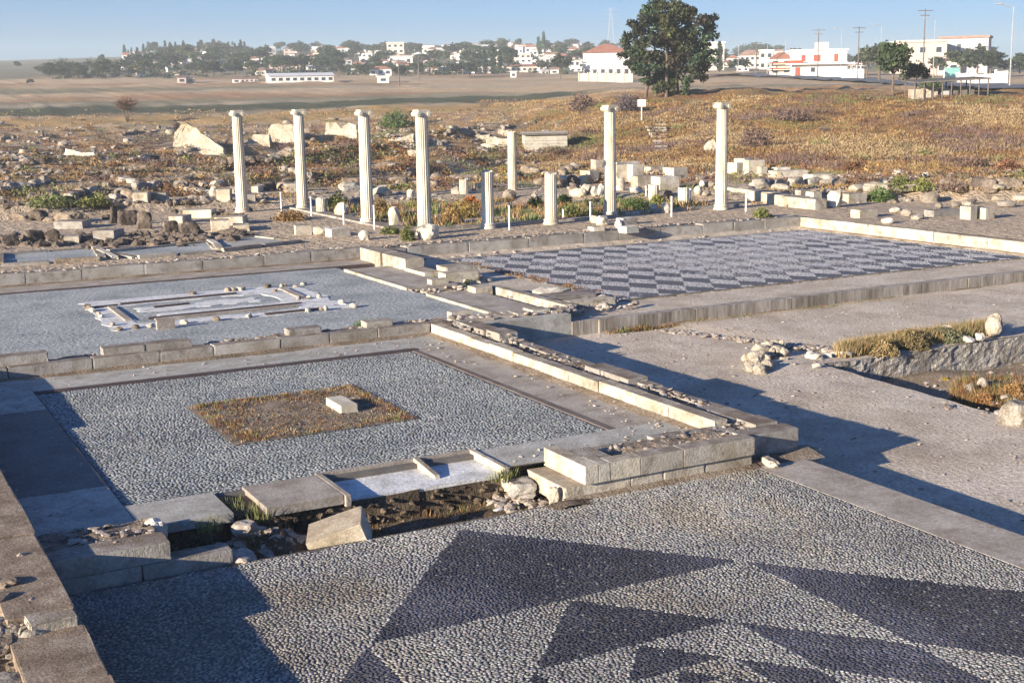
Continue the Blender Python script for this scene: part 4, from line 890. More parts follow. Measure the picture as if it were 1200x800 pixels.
mass(327, 172, 34, 24, [(-.5, 0), (.5, 0), (.5, .75), (.35, 1), (-.3, 1), (-.45, .6)], 'huge rounded pale rock between the first two columns')
mass(303, 170, 26, 12, [(-.5, 0), (.5, 0), (.45, .8), (-.2, .9), (-.5, .4)], 'lower pale rock just west of the rounded one', dep=2)
mass(400, 162, 36, 16, [(-.5, 0), (.5, 0), (.45, .7), (.2, .9), (0, .5), (-.2, 1), (-.5, .9)], 'jagged sunlit outcrop between the second and third columns', dep=2)
mass(470, 172, 30, 12, [(-.5, 0), (.5, 0), (.5, .9), (-.1, .6), (-.5, .4)], 'whitish outcrop just before the corner column', dep=2)
mass(583, 172, 26, 11, [(-.5, 0), (.5, 0), (.5, .7), (-.1, 1), (-.5, .8)], 'white rock wall end beside the blockwork hut', dep=2)
mass(590, 160, 12, 8, [(-.5, 0), (.5, 0), (.5, .9), (-.5, 1)], 'small cream rock above the white rock wall end', dep=1.5)
mass(565, 165, 18, 8, [(-.5, 0), (.5, 0), (.5, .9), (-.5, .7)], 'tan rock west of the white rock wall end', dep=1.5)
mass(92, 183, 34, 8, [(-.5, 0), (.5, 0), (.5, .4), (.1, .5), (-.45, 1)], 'long white sloping rock in the western ruin field', dep=1.5, m='marble')
mass(833, 177, 14, 14, [(-.5, 0), (.5, 0), (.55, .5), (.3, .95), (-.1, .8), (-.4, .35)], 'white rock at the foot of the grassy bank', dep=1.6)
# ------------------------------------------------------------------ ruin field: footing walls and loose stones
def footing(pxa, pya, pxb, pyb, m, label, hgt=.35):
    A = on_ground(pxa, pya); B = on_ground(pxb, pyb); e = empty('ruined_footing', (A[0], A[1], A[2]), label, 'ruin')
    L = hypot(B[0]-A[0], B[1]-A[1]); n = max(2, int(L/.9)); a = atan2(B[1]-A[1], B[0]-A[0])
    for i in range(n):
        if RND.random() < .12: continue
        t = (i+.5)/n; x = A[0]+(B[0]-A[0])*t; y_ = A[1]+(B[1]-A[1])*t; z = t1(x, y_); h = hgt*RND.uniform(.4, 1.4); l = L/n*RND.uniform(.7, 1.05)
        rock('footing_stone', RND.choice((m, m, 'field_stone', 'dark_stone')), (x, y_+RND.uniform(-.15, .15), z+h*.3), (l*RND.uniform(.9, 1.5), RND.uniform(.4, .9), h*1.5), parent=e, rz=a+RND.uniform(-.3, .3), blocky=.65, sub=3)
    return e
FT = [(0, 226, 60, 214, 'field_stone'), (60, 240, 110, 226, 'core'), (95, 206, 150, 214, 'core'), (100, 228, 190, 222, 'ashlar_grey'), (0, 180, 80, 176, 'field_stone'), (10, 200, 70, 192, 'core'),
      (140, 160, 210, 150, 'core'), (150, 190, 200, 186, 'field_stone'), (250, 196, 330, 190, 'core'), (330, 200, 420, 214, 'field_stone'), (360, 228, 420, 224, 'ashlar_grey'), (440, 222, 520, 218, 'core'),
      (520, 150, 560, 160, 'core'), (500, 175, 560, 168, 'field_stone'), (430, 150, 480, 158, 'core'), (615, 202, 680, 210, 'core'), (640, 222, 690, 215, 'ashlar_grey'), (300, 224, 345, 220, 'core'), (520, 160, 600, 148, 'field_stone'),
      (210, 222, 262, 232, 'field_stone'), (0, 166, 60, 160, 'core'), (880, 222, 1000, 212, 'ashlar_grey'), (1010, 224, 1080, 232, 'field_stone'), (1100, 226, 1200, 220, 'core'), (20, 256, 90, 262, 'core'), (120, 220, 170, 238, 'core')]
WH = ['in front of the left terrace', 'at the western edge', 'beyond the slab row', 'near the white sloping rock', 'below the crop strip', 'behind the colonnade', 'near the blockwork hut', 'under the grassy bank']
def where(px, py):
    a = 'west of the first column' if px < 270 else 'behind the first two columns' if px < 360 else 'behind the third column' if px < 440 else 'behind the corner column' if px < 560 else 'behind the middle stumps' if px < 700 else 'behind the east columns' if px < 860 else 'on the eastern terrace'
    b = 'far out' if py < 170 else 'midway out' if py < 205 else 'close in'
    return a+', '+b
for i, (a, b_, c, d_, m) in enumerate(FT):
    footing(a, b_, c, d_, m, '%s broken footing %s, %s' % ({'field_stone': 'pale', 'core': 'brown', 'ashlar_grey': 'grey'}[m], where(a, b_), ('short' if abs(c-a) < 55 else 'long')+(' and slanting' if abs(d_-b_) > 8 else ' and level')))
KINDS = [('field_stone', 'pale loose stone lying among dry grass in the ruin field', 'pale loose stones of the ruin field'), ('core', 'brown loose stone lying among dry grass in the ruin field', 'brown loose stones of the ruin field')]
for _ in range(150):
    px = RND.uniform(-15, 860) if RND.random() < .85 else RND.uniform(860, 1210); py = RND.uniform(140, 240) if px < 660 else RND.uniform(196, 238) if px < 860 else RND.uniform(205, 240)
    X, Y, Z, D = on_ground(px, py)
    if D > 220 or (X < EX and Y < 45) or (18 < X < 33 and 41 < Y < 44): continue
    s = RND.uniform(.3, .95) if py > 165 else RND.uniform(.5, 1.4); m, lb, gr = KINDS[0 if RND.random() < .72 else 1]
    tag(rock('field_stone', m, (X, Y, Z+s*.1), (s*RND.uniform(.8, 1.5), s*RND.uniform(.6, 1), s*RND.uniform(.35, .8)), blocky=RND.choice((.3, .6))), lb.replace(' lying among dry grass in the ruin field', ' in the ruin field '+where(px, py)), 'stone', gr+' '+where(px, py))
R = Rubble()
for _ in range(2300):
    px = RND.uniform(-20, 1220); py = 145+95*RND.random()**.8
    if px > 640 and py < 200 and RND.random() < .985: continue
    X, Y, Z, D = on_ground(px, py)
    if X < EX+.3 and Y < EY+.3: continue
    if vnoise(np.array([X]), np.array([Y]), 33, 2, .12)[0] < .44 and RND.random() < .8: continue
    R.add((X, Y, Z), RND.uniform(.12, .5)*(1 if D < 110 else 1.6), .6)
tag(R.build('rubble_scatter', 'field_stone'), 'small stones scattered over the excavated ruin field', 'rubble')

# ------------------------------------------------------------------ vegetation
class Veg:
    def __init__(s): s.V = []; s.C = []; s.n = 0
    def tuft(s, x, y, z, h, r, n, col, wid=.02, lean=.5):
        a = NR.uniform(0, 6.28, n); rr = r*np.sqrt(NR.random_sample(n)); bx = x+rr*np.cos(a); by = y+rr*np.sin(a)
        hh = h*NR.uniform(.5, 1.1, n)*(1-.4*rr/max(r, 1e-3)); la = a+NR.uniform(-.8, .8, n); ll = lean*hh*NR.uniform(.2, 1, n)
        wa = NR.uniform(0, 3.14, n); wx = wid*np.cos(wa); wy = wid*np.sin(wa)
        P = np.stack([np.stack([bx-wx, by-wy, bx*0+z], -1), np.stack([bx+wx, by+wy, bx*0+z], -1), np.stack([bx+ll*np.cos(la)+wx*.3, by+ll*np.sin(la)+wy*.3, z+hh], -1)], 1)
        c = np.array(col)[None]*NR.uniform(.65, 1.35, (n, 1)); s.V.append(P.reshape(-1, 3)); s.C.append(np.repeat(c, 3, 0)); s.n += n
    def bush(s, x, y, z, rx, rz_, n, col, leaf=.05, ry=None):
        ry = ry or rx; u = NR.normal(size=(n, 3)); u /= np.linalg.norm(u, axis=1)[:, None]; q = NR.random_sample(n)**.4
        P = u*q[:, None]*np.array([rx, ry, rz_]); P[:, 2] = abs(P[:, 2])
        k = vnoise(P[:, 0]*3/rx+x, P[:, 1]*3/rx+P[:, 2]*2/rz_, 7, 2, 1.0)
        P = P*(0.62+.75*k)[:, None]+np.array([x, y, z])
        d1 = NR.normal(size=(n, 3))*leaf; d2 = NR.normal(size=(n, 3))*leaf; T = np.stack([P, P+d1, P+d2+np.array([0, 0, leaf*.6])], 1)
        c = np.array(col)[None]*NR.uniform(.6, 1.4, (n, 1)); s.V.append(T.reshape(-1, 3)); s.C.append(np.repeat(c, 3, 0)); s.n += n
    def build(s, name, parent=None, kind=None, m='veg'):
        V = np.concatenate(s.V); 
        if parent: V = V-np.array(parent.location)
        o = link(name, mesh_np(name, V, [np.arange(len(V)).reshape(-1, 3)], False, np.concatenate(s.C)), MT[m], parent)
        if kind: o['kind'] = kind
        return o
OCH = (.29, .18, .07); RUST = (.17, .085, .042); STRAW = (.33, .24, .13); OLV = (.15, .16, .055); GRN = (.075, .12, .035); PUR = (.15, .10, .085)
# grass over bank and ruin field
V = Veg()
for _ in range(24000):
    if RND.random() < .6: px = RND.uniform(560, 1215); py = RND.uniform(112, 224) if px > 840 else RND.uniform(118, 205)
    else: px = RND.uniform(-10, 1215); py = RND.uniform(128, 240)
    X, Y, Z, D = on_ground(px, py)
    if D > 230 or (X < EX+.5 and Y < EY+.6) or D < 60 and RND.random() < .8: continue
    bank = (px > 640 and py < 205); n = vnoise(np.array([X]), np.array([Y]), 14, 3, .16)[0]
    if not bank and n < .42: continue
    q = vnoise(np.array([X, X]), np.array([Y, Y+300]), 15, 4, .11); r_ = RND.gauss(0, .07)
    c = OCH if q[0]+r_ < .5 else RUST if q[0]+r_ < .62 else PUR
    if q[1]+r_ > .60: c = STRAW
    elif q[1]+r_ < .36: c = OLV
    sc_ = max(1.0, D/95); V.tuft(X, Y, Z-.03, RND.uniform(.08, .34)*sc_**.5*(1.6 if c is PUR else 1), RND.uniform(.15, .5)*sc_, 10, c, .026*sc_, .9)
for _ in range(700):
    px = RND.uniform(-10, 1215); py = RND.uniform(140, 236); X, Y, Z, D = on_ground(px, py)
    if D > 200 or (X < EX+.5 and Y < EY+.6) or D < 62 or (18 < X < 33 and Y < 55) or (px > 640 and py < 200 and RND.random() < .8): continue
    V.bush(X, Y, Z-.08, RND.uniform(.4, 1.3), RND.uniform(.25, .6), 130, RND.choice((PUR, RUST, RUST, OLV, OCH, (.09, .08, .05))), .07)
tag(V.build('dry_grass', None, 'stuff'), 'dry ochre and rust coloured grass over the bank and ruin field', 'grass')
V = Veg()                                        # courtyard weeds among the columns
for _ in range(900):
    x = RND.uniform(18.8, 33); y_ = RND.uniform(42.6, 53); c = RND.choice((OCH, OCH, RUST, OLV, OLV, GRN, STRAW)); 
    if vnoise(np.array([x]), np.array([y_]), 17, 2, .35)[0] < .42: continue
    V.tuft(x, y_, .32, RND.uniform(.2, .5), RND.uniform(.15, .35), 16, c, .025)
tag(V.build('courtyard_weeds', None, 'stuff'), 'green and ochre weeds growing inside the column courtyard', 'weeds')
V = Veg()
for _ in range(500): V.tuft(RND.uniform(GA[0]+.1, GA[1]-.1), RND.uniform(GA[2]+.1, GA[3]-.1), 0, RND.uniform(.02, .06), .12, 12, RND.choice((OCH, RUST, STRAW, (.16, .12, .07))), .006, 1.2)
for _ in range(420):                             # bed: weeds mostly at its rim
    t = RND.random(); e = RND.randint(0, 3)
    x, y_ = ((RND.uniform(GA[0], GA[1]), GA[2]+abs(RND.gauss(0, .18))), (RND.uniform(GA[0], GA[1]), GA[3]-abs(RND.gauss(0, .2))), (GA[0]+abs(RND.gauss(0, .35)), RND.uniform(GA[2], GA[3])), (GA[1]-abs(RND.gauss(0, .15)), RND.uniform(GA[2], GA[3])))[e]
    V.tuft(x, y_, 0, RND.uniform(.03, .10), .07, 14, RND.choice((OCH, RUST, RUST, OLV, STRAW)), .006)
V.build('bed_weeds', gb, 'stuff')
V = Veg()
for _ in range(520):
    x = RND.uniform(3.8, 8.3); y_ = RND.uniform(13.93, 15.0); V.tuft(x, y_, tz(x, y_)-.02, RND.uniform(.05, .2), .1, 18, RND.choice((OCH, RUST, OLV, RUST)), .007)
for x, y_ in ((4.3, 15.3), (4.25, 15.6), (4.4, 15.0), (7.7, 14.9), (7.9, 15.0), (3.75, 14.9)): V.tuft(x, y_, -.1, .25, .14, 60, OLV, .008)
tag(V.build('trench_weeds', None, 'stuff'), 'low reddish weeds along the trench before the near room', 'weeds')
def bush(px, py, w_, h_, col, label, z=None, leaf=None, n=1400, grp=None, name='bush'):
    if z is None: X, Y, Z, D = on_ground(px, py)
    else: (X, Y), Z = at(px, py, z), z; D = hypot(X, Y)
    s = D/1514*1.03; e = empty(name, (X, Y, Z), label, 'bush', grp); V = Veg(); leaf = leaf or max(.03, s*1.3)
    V.bush(X, Y, Z-.03, w_*s*.6, h_*s*1.25, n, col, leaf)
    V.build('foliage', e, m='leaf')
    b = MB()
    for k in range(4): a = k*1.7; b.tube((0, 0, -.1), (cos(a)*w_*s*.3, sin(a)*w_*s*.3, h_*s*.7), .03*h_*s, .008, 5)
    b.build('stem', MT['bark'], e)
BS = [(210+255, 150, 34, 17, GRN, 'dark green bush in the ruins beside the corner column'), (684, 132, 26, 15, PUR, 'purplish dry shrub at the top of the bank, west of the white sign'), (735, 130, 26, 14, (.13, .10, .11), 'greyish shrub at the top of the bank beside the white sign'),
      (885, 172, 34, 20, PUR, 'dark purplish shrub on the bank behind the east column'), (628, 244, 18, 9, GRN, 'bright green bush in the courtyard between two stumps'), (660, 240, 16, 9, GRN, 'green bush behind the middle stump'), (668, 255, 20, 12, OLV, 'olive bush just east of the middle stump'),
      (745, 246, 30, 12, GRN, 'wide green bush behind the column above the stone heap'), (770, 240, 14, 9, OLV, 'olive bush in front of the tan stump'), (545, 255, 34, 16, (.28, .2, .06), 'yellow ochre bush in the courtyard west of the ragged stump'), (552, 242, 16, 9, (.3, .1, .03), 'rusty red bush at the back of the courtyard'),
      (530, 262, 22, 15, OCH, 'ochre bush right beside the corner column'), (478, 282, 14, 14, OLV, 'olive bush at the foot of the corner column'), (458, 274, 20, 6, OLV, 'low weeds in front of the knobbly white stone'), (340, 258, 34, 9, (.2, .12, .05), 'dark rusty weeds round the pointed pale rock'),
      (395, 243, 26, 12, OLV, 'olive weeds behind the rounded white rock'), (445, 252, 18, 14, OCH, 'ochre weeds behind the knobbly white stone'), (892, 255, 16, 9, OLV, 'pale green weed on the terrace beside the east wall corner'), (1032, 236, 26, 12, GRN, 'green bush on the eastern terrace behind the long cream block'),
      (1055, 232, 20, 12, OLV, 'olive bush on the eastern terrace'), (1080, 228, 22, 9, OLV, 'olive weeds far along the eastern terrace'), (60, 252, 46, 10, (.2, .22, .08), 'pale green weeds on the left terrace'), (110, 250, 34, 7, OLV, 'olive weeds left of the slab row'), (265, 262, 22, 8, OCH, 'ochre weeds between the cream blocks'),
      (1090, 96+8, 20, 9, GRN, 'green scrub under the roadside tree'), (1115, 222, 26, 8, PUR, 'dark weed clump at the foot of the bank, east'), (1140, 196, 30, 9, PUR, 'brown shrub low on the bank, east side'), (1180, 200, 26, 10, (.2, .1, .06), 'reddish shrub low on the bank at the east edge'), (1000, 200, 20, 7, RUST, 'rusty weed patch low on the bank'),
      (930, 140, 36, 9, PUR, 'dark scrub line near the top of the bank')]
for px, py, w_, h_, c, lb in BS: bush(px, py, w_, h_, c, lb)
# weeds above and in the pit
for px, py, w_, h_, c, lb, z in ((1030, 413, 36, 11, (.30, .22, .11), 'tawny weed clump above the pit wall, nearest the stone heap', -.5), (1065, 406, 40, 15, (.25, .185, .085), 'thick tawny weeds in the middle of the strip above the pit', -.5), (1105, 399, 36, 12, (.19, .19, .11), 'grey green weeds at the far end of the strip above the pit', -.5),
                      (1150, 478, 32, 13, (.24, .13, .06), 'rusty weeds inside the pit', -1.1), (1190, 468, 34, 14, (.20, .12, .055), 'brown weeds filling the back of the pit', -1.0), (1107, 452, 16, 7, (.26, .19, .06), 'small yellow weed at the foot of the pit wall', -1.15)):
    bush(px, py, w_, h_, c, lb, z=z, leaf=.022, n=7000)
V = Veg()
for _ in range(3600):
    px = RND.uniform(985, 1165); py = 413-(px-1000)*.15+RND.uniform(-4, 2); x, y_ = at(px, py, -.48); V.tuft(x, y_, -.5, RND.uniform(.12, .45), .16, 14, RND.choice((STRAW, STRAW, OCH, OLV)), .009, .4)
for _ in range(900):
    px = RND.uniform(1120, 1215); py = 480-RND.random()*34; x, y_ = at(px, py, -1.05); V.tuft(x, y_, -1.08, RND.uniform(.12, .38), .16, 10, RND.choice((RUST, OCH, OLV, RUST)), .009, .5)
for _ in range(420):
    t = RND.random(); x = 15.6+t*9; V.tuft(x, 24.7-.1*RND.random(), -.42, RND.uniform(.04, .18)*(1.8 if x < 16.8 else 1), .1, 14, RND.choice((RUST, OLV, OCH, OLV)), .009)
for x, y_ in ((10.4, 26.4), (10.7, 26.3), (10.55, 26.55)): V.tuft(x, y_, 0, .28, .28, 90, GRN, .012, .8)
for _ in range(60): x = RND.uniform(17.3, 17.7); y_ = RND.uniform(27.5, 36); V.tuft(x, y_, -.1, RND.uniform(.08, .2), .15, 20, RND.choice((RUST, OCH)), .012)
for _ in range(30): x = RND.uniform(14.4, 16.6); V.tuft(15+RND.uniform(-.3, .8), RND.uniform(26, 34), 0, .15, .1, 14, OLV, .01)
tag(V.build('weeds', None, 'stuff'), 'straw coloured weeds along wall feet and round the pit', 'weeds')

# ------------------------------------------------------------------ hut, sign, steps, shelter
X, Y, Z, D = on_ground(640, 173); s = D/1514*1.03
e = empty('blockwork_hut', (X, Y, Z), 'small flat roofed blockwork hut in the ruin field', 'hut', rz=-.42)
b = MB(); b.box(-24*s, 24*s, 0, 2.6, -.4, 14*s); b.build('wall', MT['shed_block'], e)
for k in range(4):
    b = MB(); b.box(-24*s-.01, 24*s+.01, -.012, 2.612, -.2+k*14*s/4-.02, -.2+k*14*s/4); b.build('mortar_line', MT['mortar'], e)
b = MB(); b.box(-26*s, 27*s, -.25, 2.9, 14*s+.002, 14*s+.16); b.build('roof', MT['concrete_dark'], e)
b = MB(); b.box(-25*s, 25*s, -.1, 2.7, 14*s+.162, 14*s+.2); b.build('roof_cover', MT['cement'], e)
X, Y, Z, D = on_ground(752, 143); s = D/1514*1.03
e = empty('notice_board', (X, Y, Z), 'blank white notice board on a post on the grassy bank', 'sign', rz=-YAW)
b = MB(); b.tube((0, .03, -.2), (0, .03, 23*s), .05, n=8); b.build('post', MT['white_paint'], e)
b = MB(); b.box(-4.5*s, 4.5*s, -.03, 0, 15.5*s, 23*s); b.build('panel', MT['white_paint'], e)
e0 = on_ground(776, 176); st_ = empty('hill_steps', (e0[0], e0[1], e0[2]), 'worn stone steps climbing the grassy bank', 'steps')
for k in range(9):
    q = on_ground(775-k*.2, 176-k*3.6); sx = q[3]/1514
    block('step', 'ashlar_grey', q[0]-7*sx, q[0]+7*sx, q[1]-.35, q[1]+.35, q[2]-.3, q[2]+.08, st_, 2.4, rz=-YAW)
for k in range(5):
    q = on_ground(760+k*2.2, 150+k*4); block('side_stone', 'ashlar', q[0]-.2, q[0]+.2, q[1]-.2, q[1]+.2, q[2]-.2, q[2]+.12, st_, 1.6)
X, Y, Z, D = on_ground(1110, 113); s = D/1514*1.03
e = empty('open_shelter', (X, Y, Z), 'low open shelter with a dark sagging roof on the ridge of the bank', 'shelter', rz=-YAW)
b = MB(); b.add([(-40*s, -1.5, 13*s), (40*s, -1.5, 16*s), (40*s, 3, 18*s), (-40*s, 3, 15.5*s), (-40*s, -1.5, 13*s+.12), (40*s, -1.5, 16*s+.12), (40*s, 3, 18*s+.12), (-40*s, 3, 15.5*s+.12)], [[3, 2, 1, 0], [4, 5, 6, 7], [0, 1, 5, 4], [1, 2, 6, 5], [2, 3, 7, 6], [3, 0, 4, 7]]); b.build('roof', MT['concrete_dark'], e)
for k in range(9):
    b = MB(); b.tube(((-39+k*9.6)*s, -1.3, -.6), ((-39+k*9.6)*s, -1.3, (13+k*.36)*s), .06, n=6); b.build('post', MT['pole_wood'], e)
for k in range(4):
    b = MB(); b.tube(((-36+k*22)*s, 2.6, -.6), ((-36+k*22)*s, 2.6, (15+k*.6)*s), .06, n=6); b.build('post', MT['pole_wood'], e)
for k, (a, w_) in enumerate(((-28, 12), (-14, 12), (2, 10), (20, 22))):
    b = MB(); b.box((a-w_/2)*s, (a+w_/2)*s, .6, 2.2, -.5, (7+k % 2*2)*s); b.build('stored_material', MT[('field_stone', 'rubble', 'wall_grey', 'concrete_dark')[k]], e)

# ------------------------------------------------------------------ trees
def limb(b, p, q, r_, r2, n=6): b.tube(p, q, r_, r2, n, False)
def tree_meshes(kind, seed, h=10.0, nleaf=900, leaf=.5, col=(.05, .075, .03)):
    rr = np.random.RandomState(seed); T = MB(); lobes = []
    if kind == 'cypress':
        limb(T, (0, 0, -.5), (0, 0, h*.5), h*.02, h*.008); k = 26
        for i in range(k): t = i/(k-1); lobes.append(((rr.uniform(-.1, .1)*.1*h, rr.uniform(-.1, .1)*.1*h, h*(.06+.88*t)), h*.09*(1-abs(t-.35)**1.5*1.35)+.1, h*.08))
    elif kind == 'poplar':
        limb(T, (0, 0, -.5), (0, 0, h*.6), h*.02, h*.008)
        for i in range(16): t = i/15; lobes.append(((rr.uniform(-1, 1)*.05*h, rr.uniform(-1, 1)*.05*h, h*(.2+.75*t)), h*.11*(1.05-t*.6), h*.1))
    else:
        f = .3 if kind == 'round' else .12; top = Vector((rr.uniform(-.04, .04)*h, rr.uniform(-.04, .04)*h, h*.55)); limb(T, (0, 0, -.5), top*.5, h*.03, h*.022); limb(T, top*.5, top, h*.022, h*.01)
        for i in range(11 if kind == 'round' else 9):
            a = i*2.4+rr.uniform(-.4, .4); el = rr.uniform(.15, 1); R_ = h*(.33 if kind == 'round' else .42)*rr.uniform(.6, 1)
            c = (cos(a)*R_*cos(el*1.3), sin(a)*R_*cos(el*1.3), h*(f+.2+(.48-f*.3)*el)); lobes.append((c, h*rr.uniform(.13, .22), h*rr.uniform(.10, .17)))
            limb(T, top*.7, Vector(c)*.9, h*.012, h*.004, 5)
        lobes.append(((0, 0, h*.62), h*.24, h*.2))
    V = []; C = []; per = max(10, nleaf//len(lobes))
    for c, r_, rz_ in lobes:
        u = rr.normal(size=(per, 3)); u /= np.linalg.norm(u, axis=1)[:, None]; q = rr.random_sample(per)**.35
        P = np.array(c)+u*q[:, None]*np.array([r_, r_, rz_])*rr.uniform(.75, 1.25, (per, 1)); P[:, 2] = np.maximum(P[:, 2], h*.03)
        a = rr.normal(size=(per, 3)); a /= np.linalg.norm(a, axis=1)[:, None]; b_ = np.cross(a, rr.normal(size=(per, 3))); b_ /= np.linalg.norm(b_, axis=1)[:, None]
        s_ = leaf*rr.uniform(.5, 1.2, (per, 1)); Qd = np.stack([P-a*s_, P+b_*s_*.7, P+a*s_, P-b_*s_*.7], 1); V.append(Qd.reshape(-1, 3))
        cc = np.array(col)*rr.uniform(.7, 1.35)*rr.uniform(.65, 1.4, (per, 1)); C.append(np.repeat(cc, 4, 0))
    V = np.concatenate(V); C = np.concatenate(C)
    cm = mesh_np('crown', V, [np.arange(len(V)).reshape(-1, 4)], False, C); cm.materials.append(MT['leaf'])
    tm = T.mesh('trunk'); tm.materials.append(MT['bark']); return tm, cm
TV = {'round': [tree_meshes('round', i, col=c) for i, c in enumerate(((.032, .05, .024), (.045, .065, .028), (.06, .072, .036), (.038, .046, .028)))],
      'bushy': [tree_meshes('bushy', i+9, col=c) for i, c in enumerate(((.035, .052, .027), (.048, .062, .03), (.03, .04, .024)))],
      'cypress': [tree_meshes('cypress', i+20, nleaf=620, leaf=.4, col=(.03, .045, .025)) for i in range(3)], 'poplar': [tree_meshes('poplar', 30, nleaf=700, leaf=.45, col=(.06, .1, .05))]}
def tree(kind, px, d=None, py=None, h_px=None, h=None, label='', group=None, wide=1.0, name=None, var=None):
    if d is None: X, Y, Z, D = on_ground(px, py)
    else: X, Y, Z = at_dist(px, d); D = d
    h = h or h_px*D/1569.0; tm, cm = TV[kind][var if var is not None else RND.randint(0, len(TV[kind])-1)]
    e = empty(name or {'round': 'tree', 'bushy': 'tree', 'cypress': 'cypress_tree', 'poplar': 'poplar_tree'}[kind], (X, Y, Z), label, 'tree', group, rz=RND.uniform(0, 6.28)); k = h/10.0
    e.scale = (k*wide, k*wide, k)
    link('trunk', tm, None, e); link('crown', cm, None, e); return e
# the big tree
def big_tree():
    X, Y, Z, D = on_ground(782, 114); D = hypot(X, Y); s = D/1569; e = empty('tree', (X, Y, Z), 'large dark leafy tree rising above the bank beside the red roofed hall', 'tree'); T = MB(); rr = np.random.RandomState(5)
    H = 112*s; rx_, ry_ = r0[0], r0[1]
    def P(a, z, dd=0): return Vector((rx_*a*s+sin(YAW)*dd, ry_*a*s+cos(YAW)*dd, z*s))
    for a, dd, r_ in ((-26, 0, .22), (-2, -.6, .2), (3, 1.0, .24), (14, .5, .15), (-12, 1.5, .16)):
        T.tube(P(a, -4, dd), P(a*.8, 40, dd*1.3), r_, r_*.7, 8, False); T.tube(P(a*.8, 40, dd*1.3), P(a*1.3, 78, dd*2), r_*.7, r_*.3, 7, False)
        for k in range(5): z0 = 24+k*11; q = a*.9; T.tube(P(q, z0, dd), P(q+rr.uniform(-24, 24), z0+rr.uniform(8, 20), dd+rr.uniform(-2.5, 2.5)), r_*.35, .03, 5, False)
    T.build('trunk', MT['bark'], e)
    L = [(-6, 104, 17, 9), (8, 98, 18, 11), (-22, 96, 12, 9), (-30, 84, 14, 9), (-14, 86, 18, 12), (5, 82, 20, 13), (24, 88, 15, 10), (38, 86, 11, 8), (46, 78, 8, 7), (34, 72, 17, 11), (-36, 70, 13, 8), (-44, 62, 9, 6), (-22, 68, 18, 12), (-2, 64, 21, 13), (18, 62, 20, 12), (40, 60, 13, 10),
         (-34, 52, 13, 9), (-18, 48, 17, 10), (2, 44, 17, 10), (22, 44, 18, 10), (38, 44, 14, 8), (-38, 38, 12, 6), (-26, 32, 14, 7), (44, 33, 11, 8), (28, 28, 12, 8), (10, 26, 13, 9), (-6, 18, 13, 10), (8, 12, 12, 9), (20, 14, 9, 8), (42, 20, 6, 5), (-28, 20, 9, 4), (-12, 9, 8, 7), (47, 50, 7, 6), (0, 30, 12, 8)]
    V = []; C = []
    for a, z, ra, rz_ in L:
        n = int(560*(ra/14)**1.6); dd = rr.uniform(-2.0, 2.0); base = .72*np.array([(.045, .075, .035), (.06, .10, .05), (.05, .06, .035), (.075, .085, .035), (.06, .045, .035)][rr.choice(5, p=[.3, .25, .2, .13, .12])])
        sub = rr.normal(size=(6, 3))*.5
        for k in range(6):
            m_ = n//6; u = rr.normal(size=(m_, 3)); u /= np.linalg.norm(u, axis=1)[:, None]; q = rr.random_sample(m_)**.5*.62
            L3 = sub[k]+u*q[:, None]; aa = a+L3[:, 0]*ra; zz = z+L3[:, 2]*rz_; de = dd+L3[:, 1]*ra*s
            Pn = np.stack([rx_*aa*s+sin(YAW)*de, ry_*aa*s+cos(YAW)*de, zz*s], -1)
            A = rr.normal(size=(m_, 3)); A /= np.linalg.norm(A, axis=1)[:, None]; B = np.cross(A, rr.normal(size=(m_, 3))); B /= np.linalg.norm(B, axis=1)[:, None]; sz = .2*rr.uniform(.5, 1.25, (m_, 1))
            Qd = np.stack([Pn-A*sz, Pn+B*sz*.7, Pn+A*sz, Pn-B*sz*.7], 1); V.append(Qd.reshape(-1, 3)); C.append(np.repeat(base*rr.uniform(.75, 1.25)*rr.uniform(.6, 1.4, (m_, 1)), 4, 0))
    V = np.concatenate(V); link('crown', mesh_np('crown', V, [np.arange(len(V)).reshape(-1, 4)], False, np.concatenate(C)), MT['leaf'], e)
big_tree()
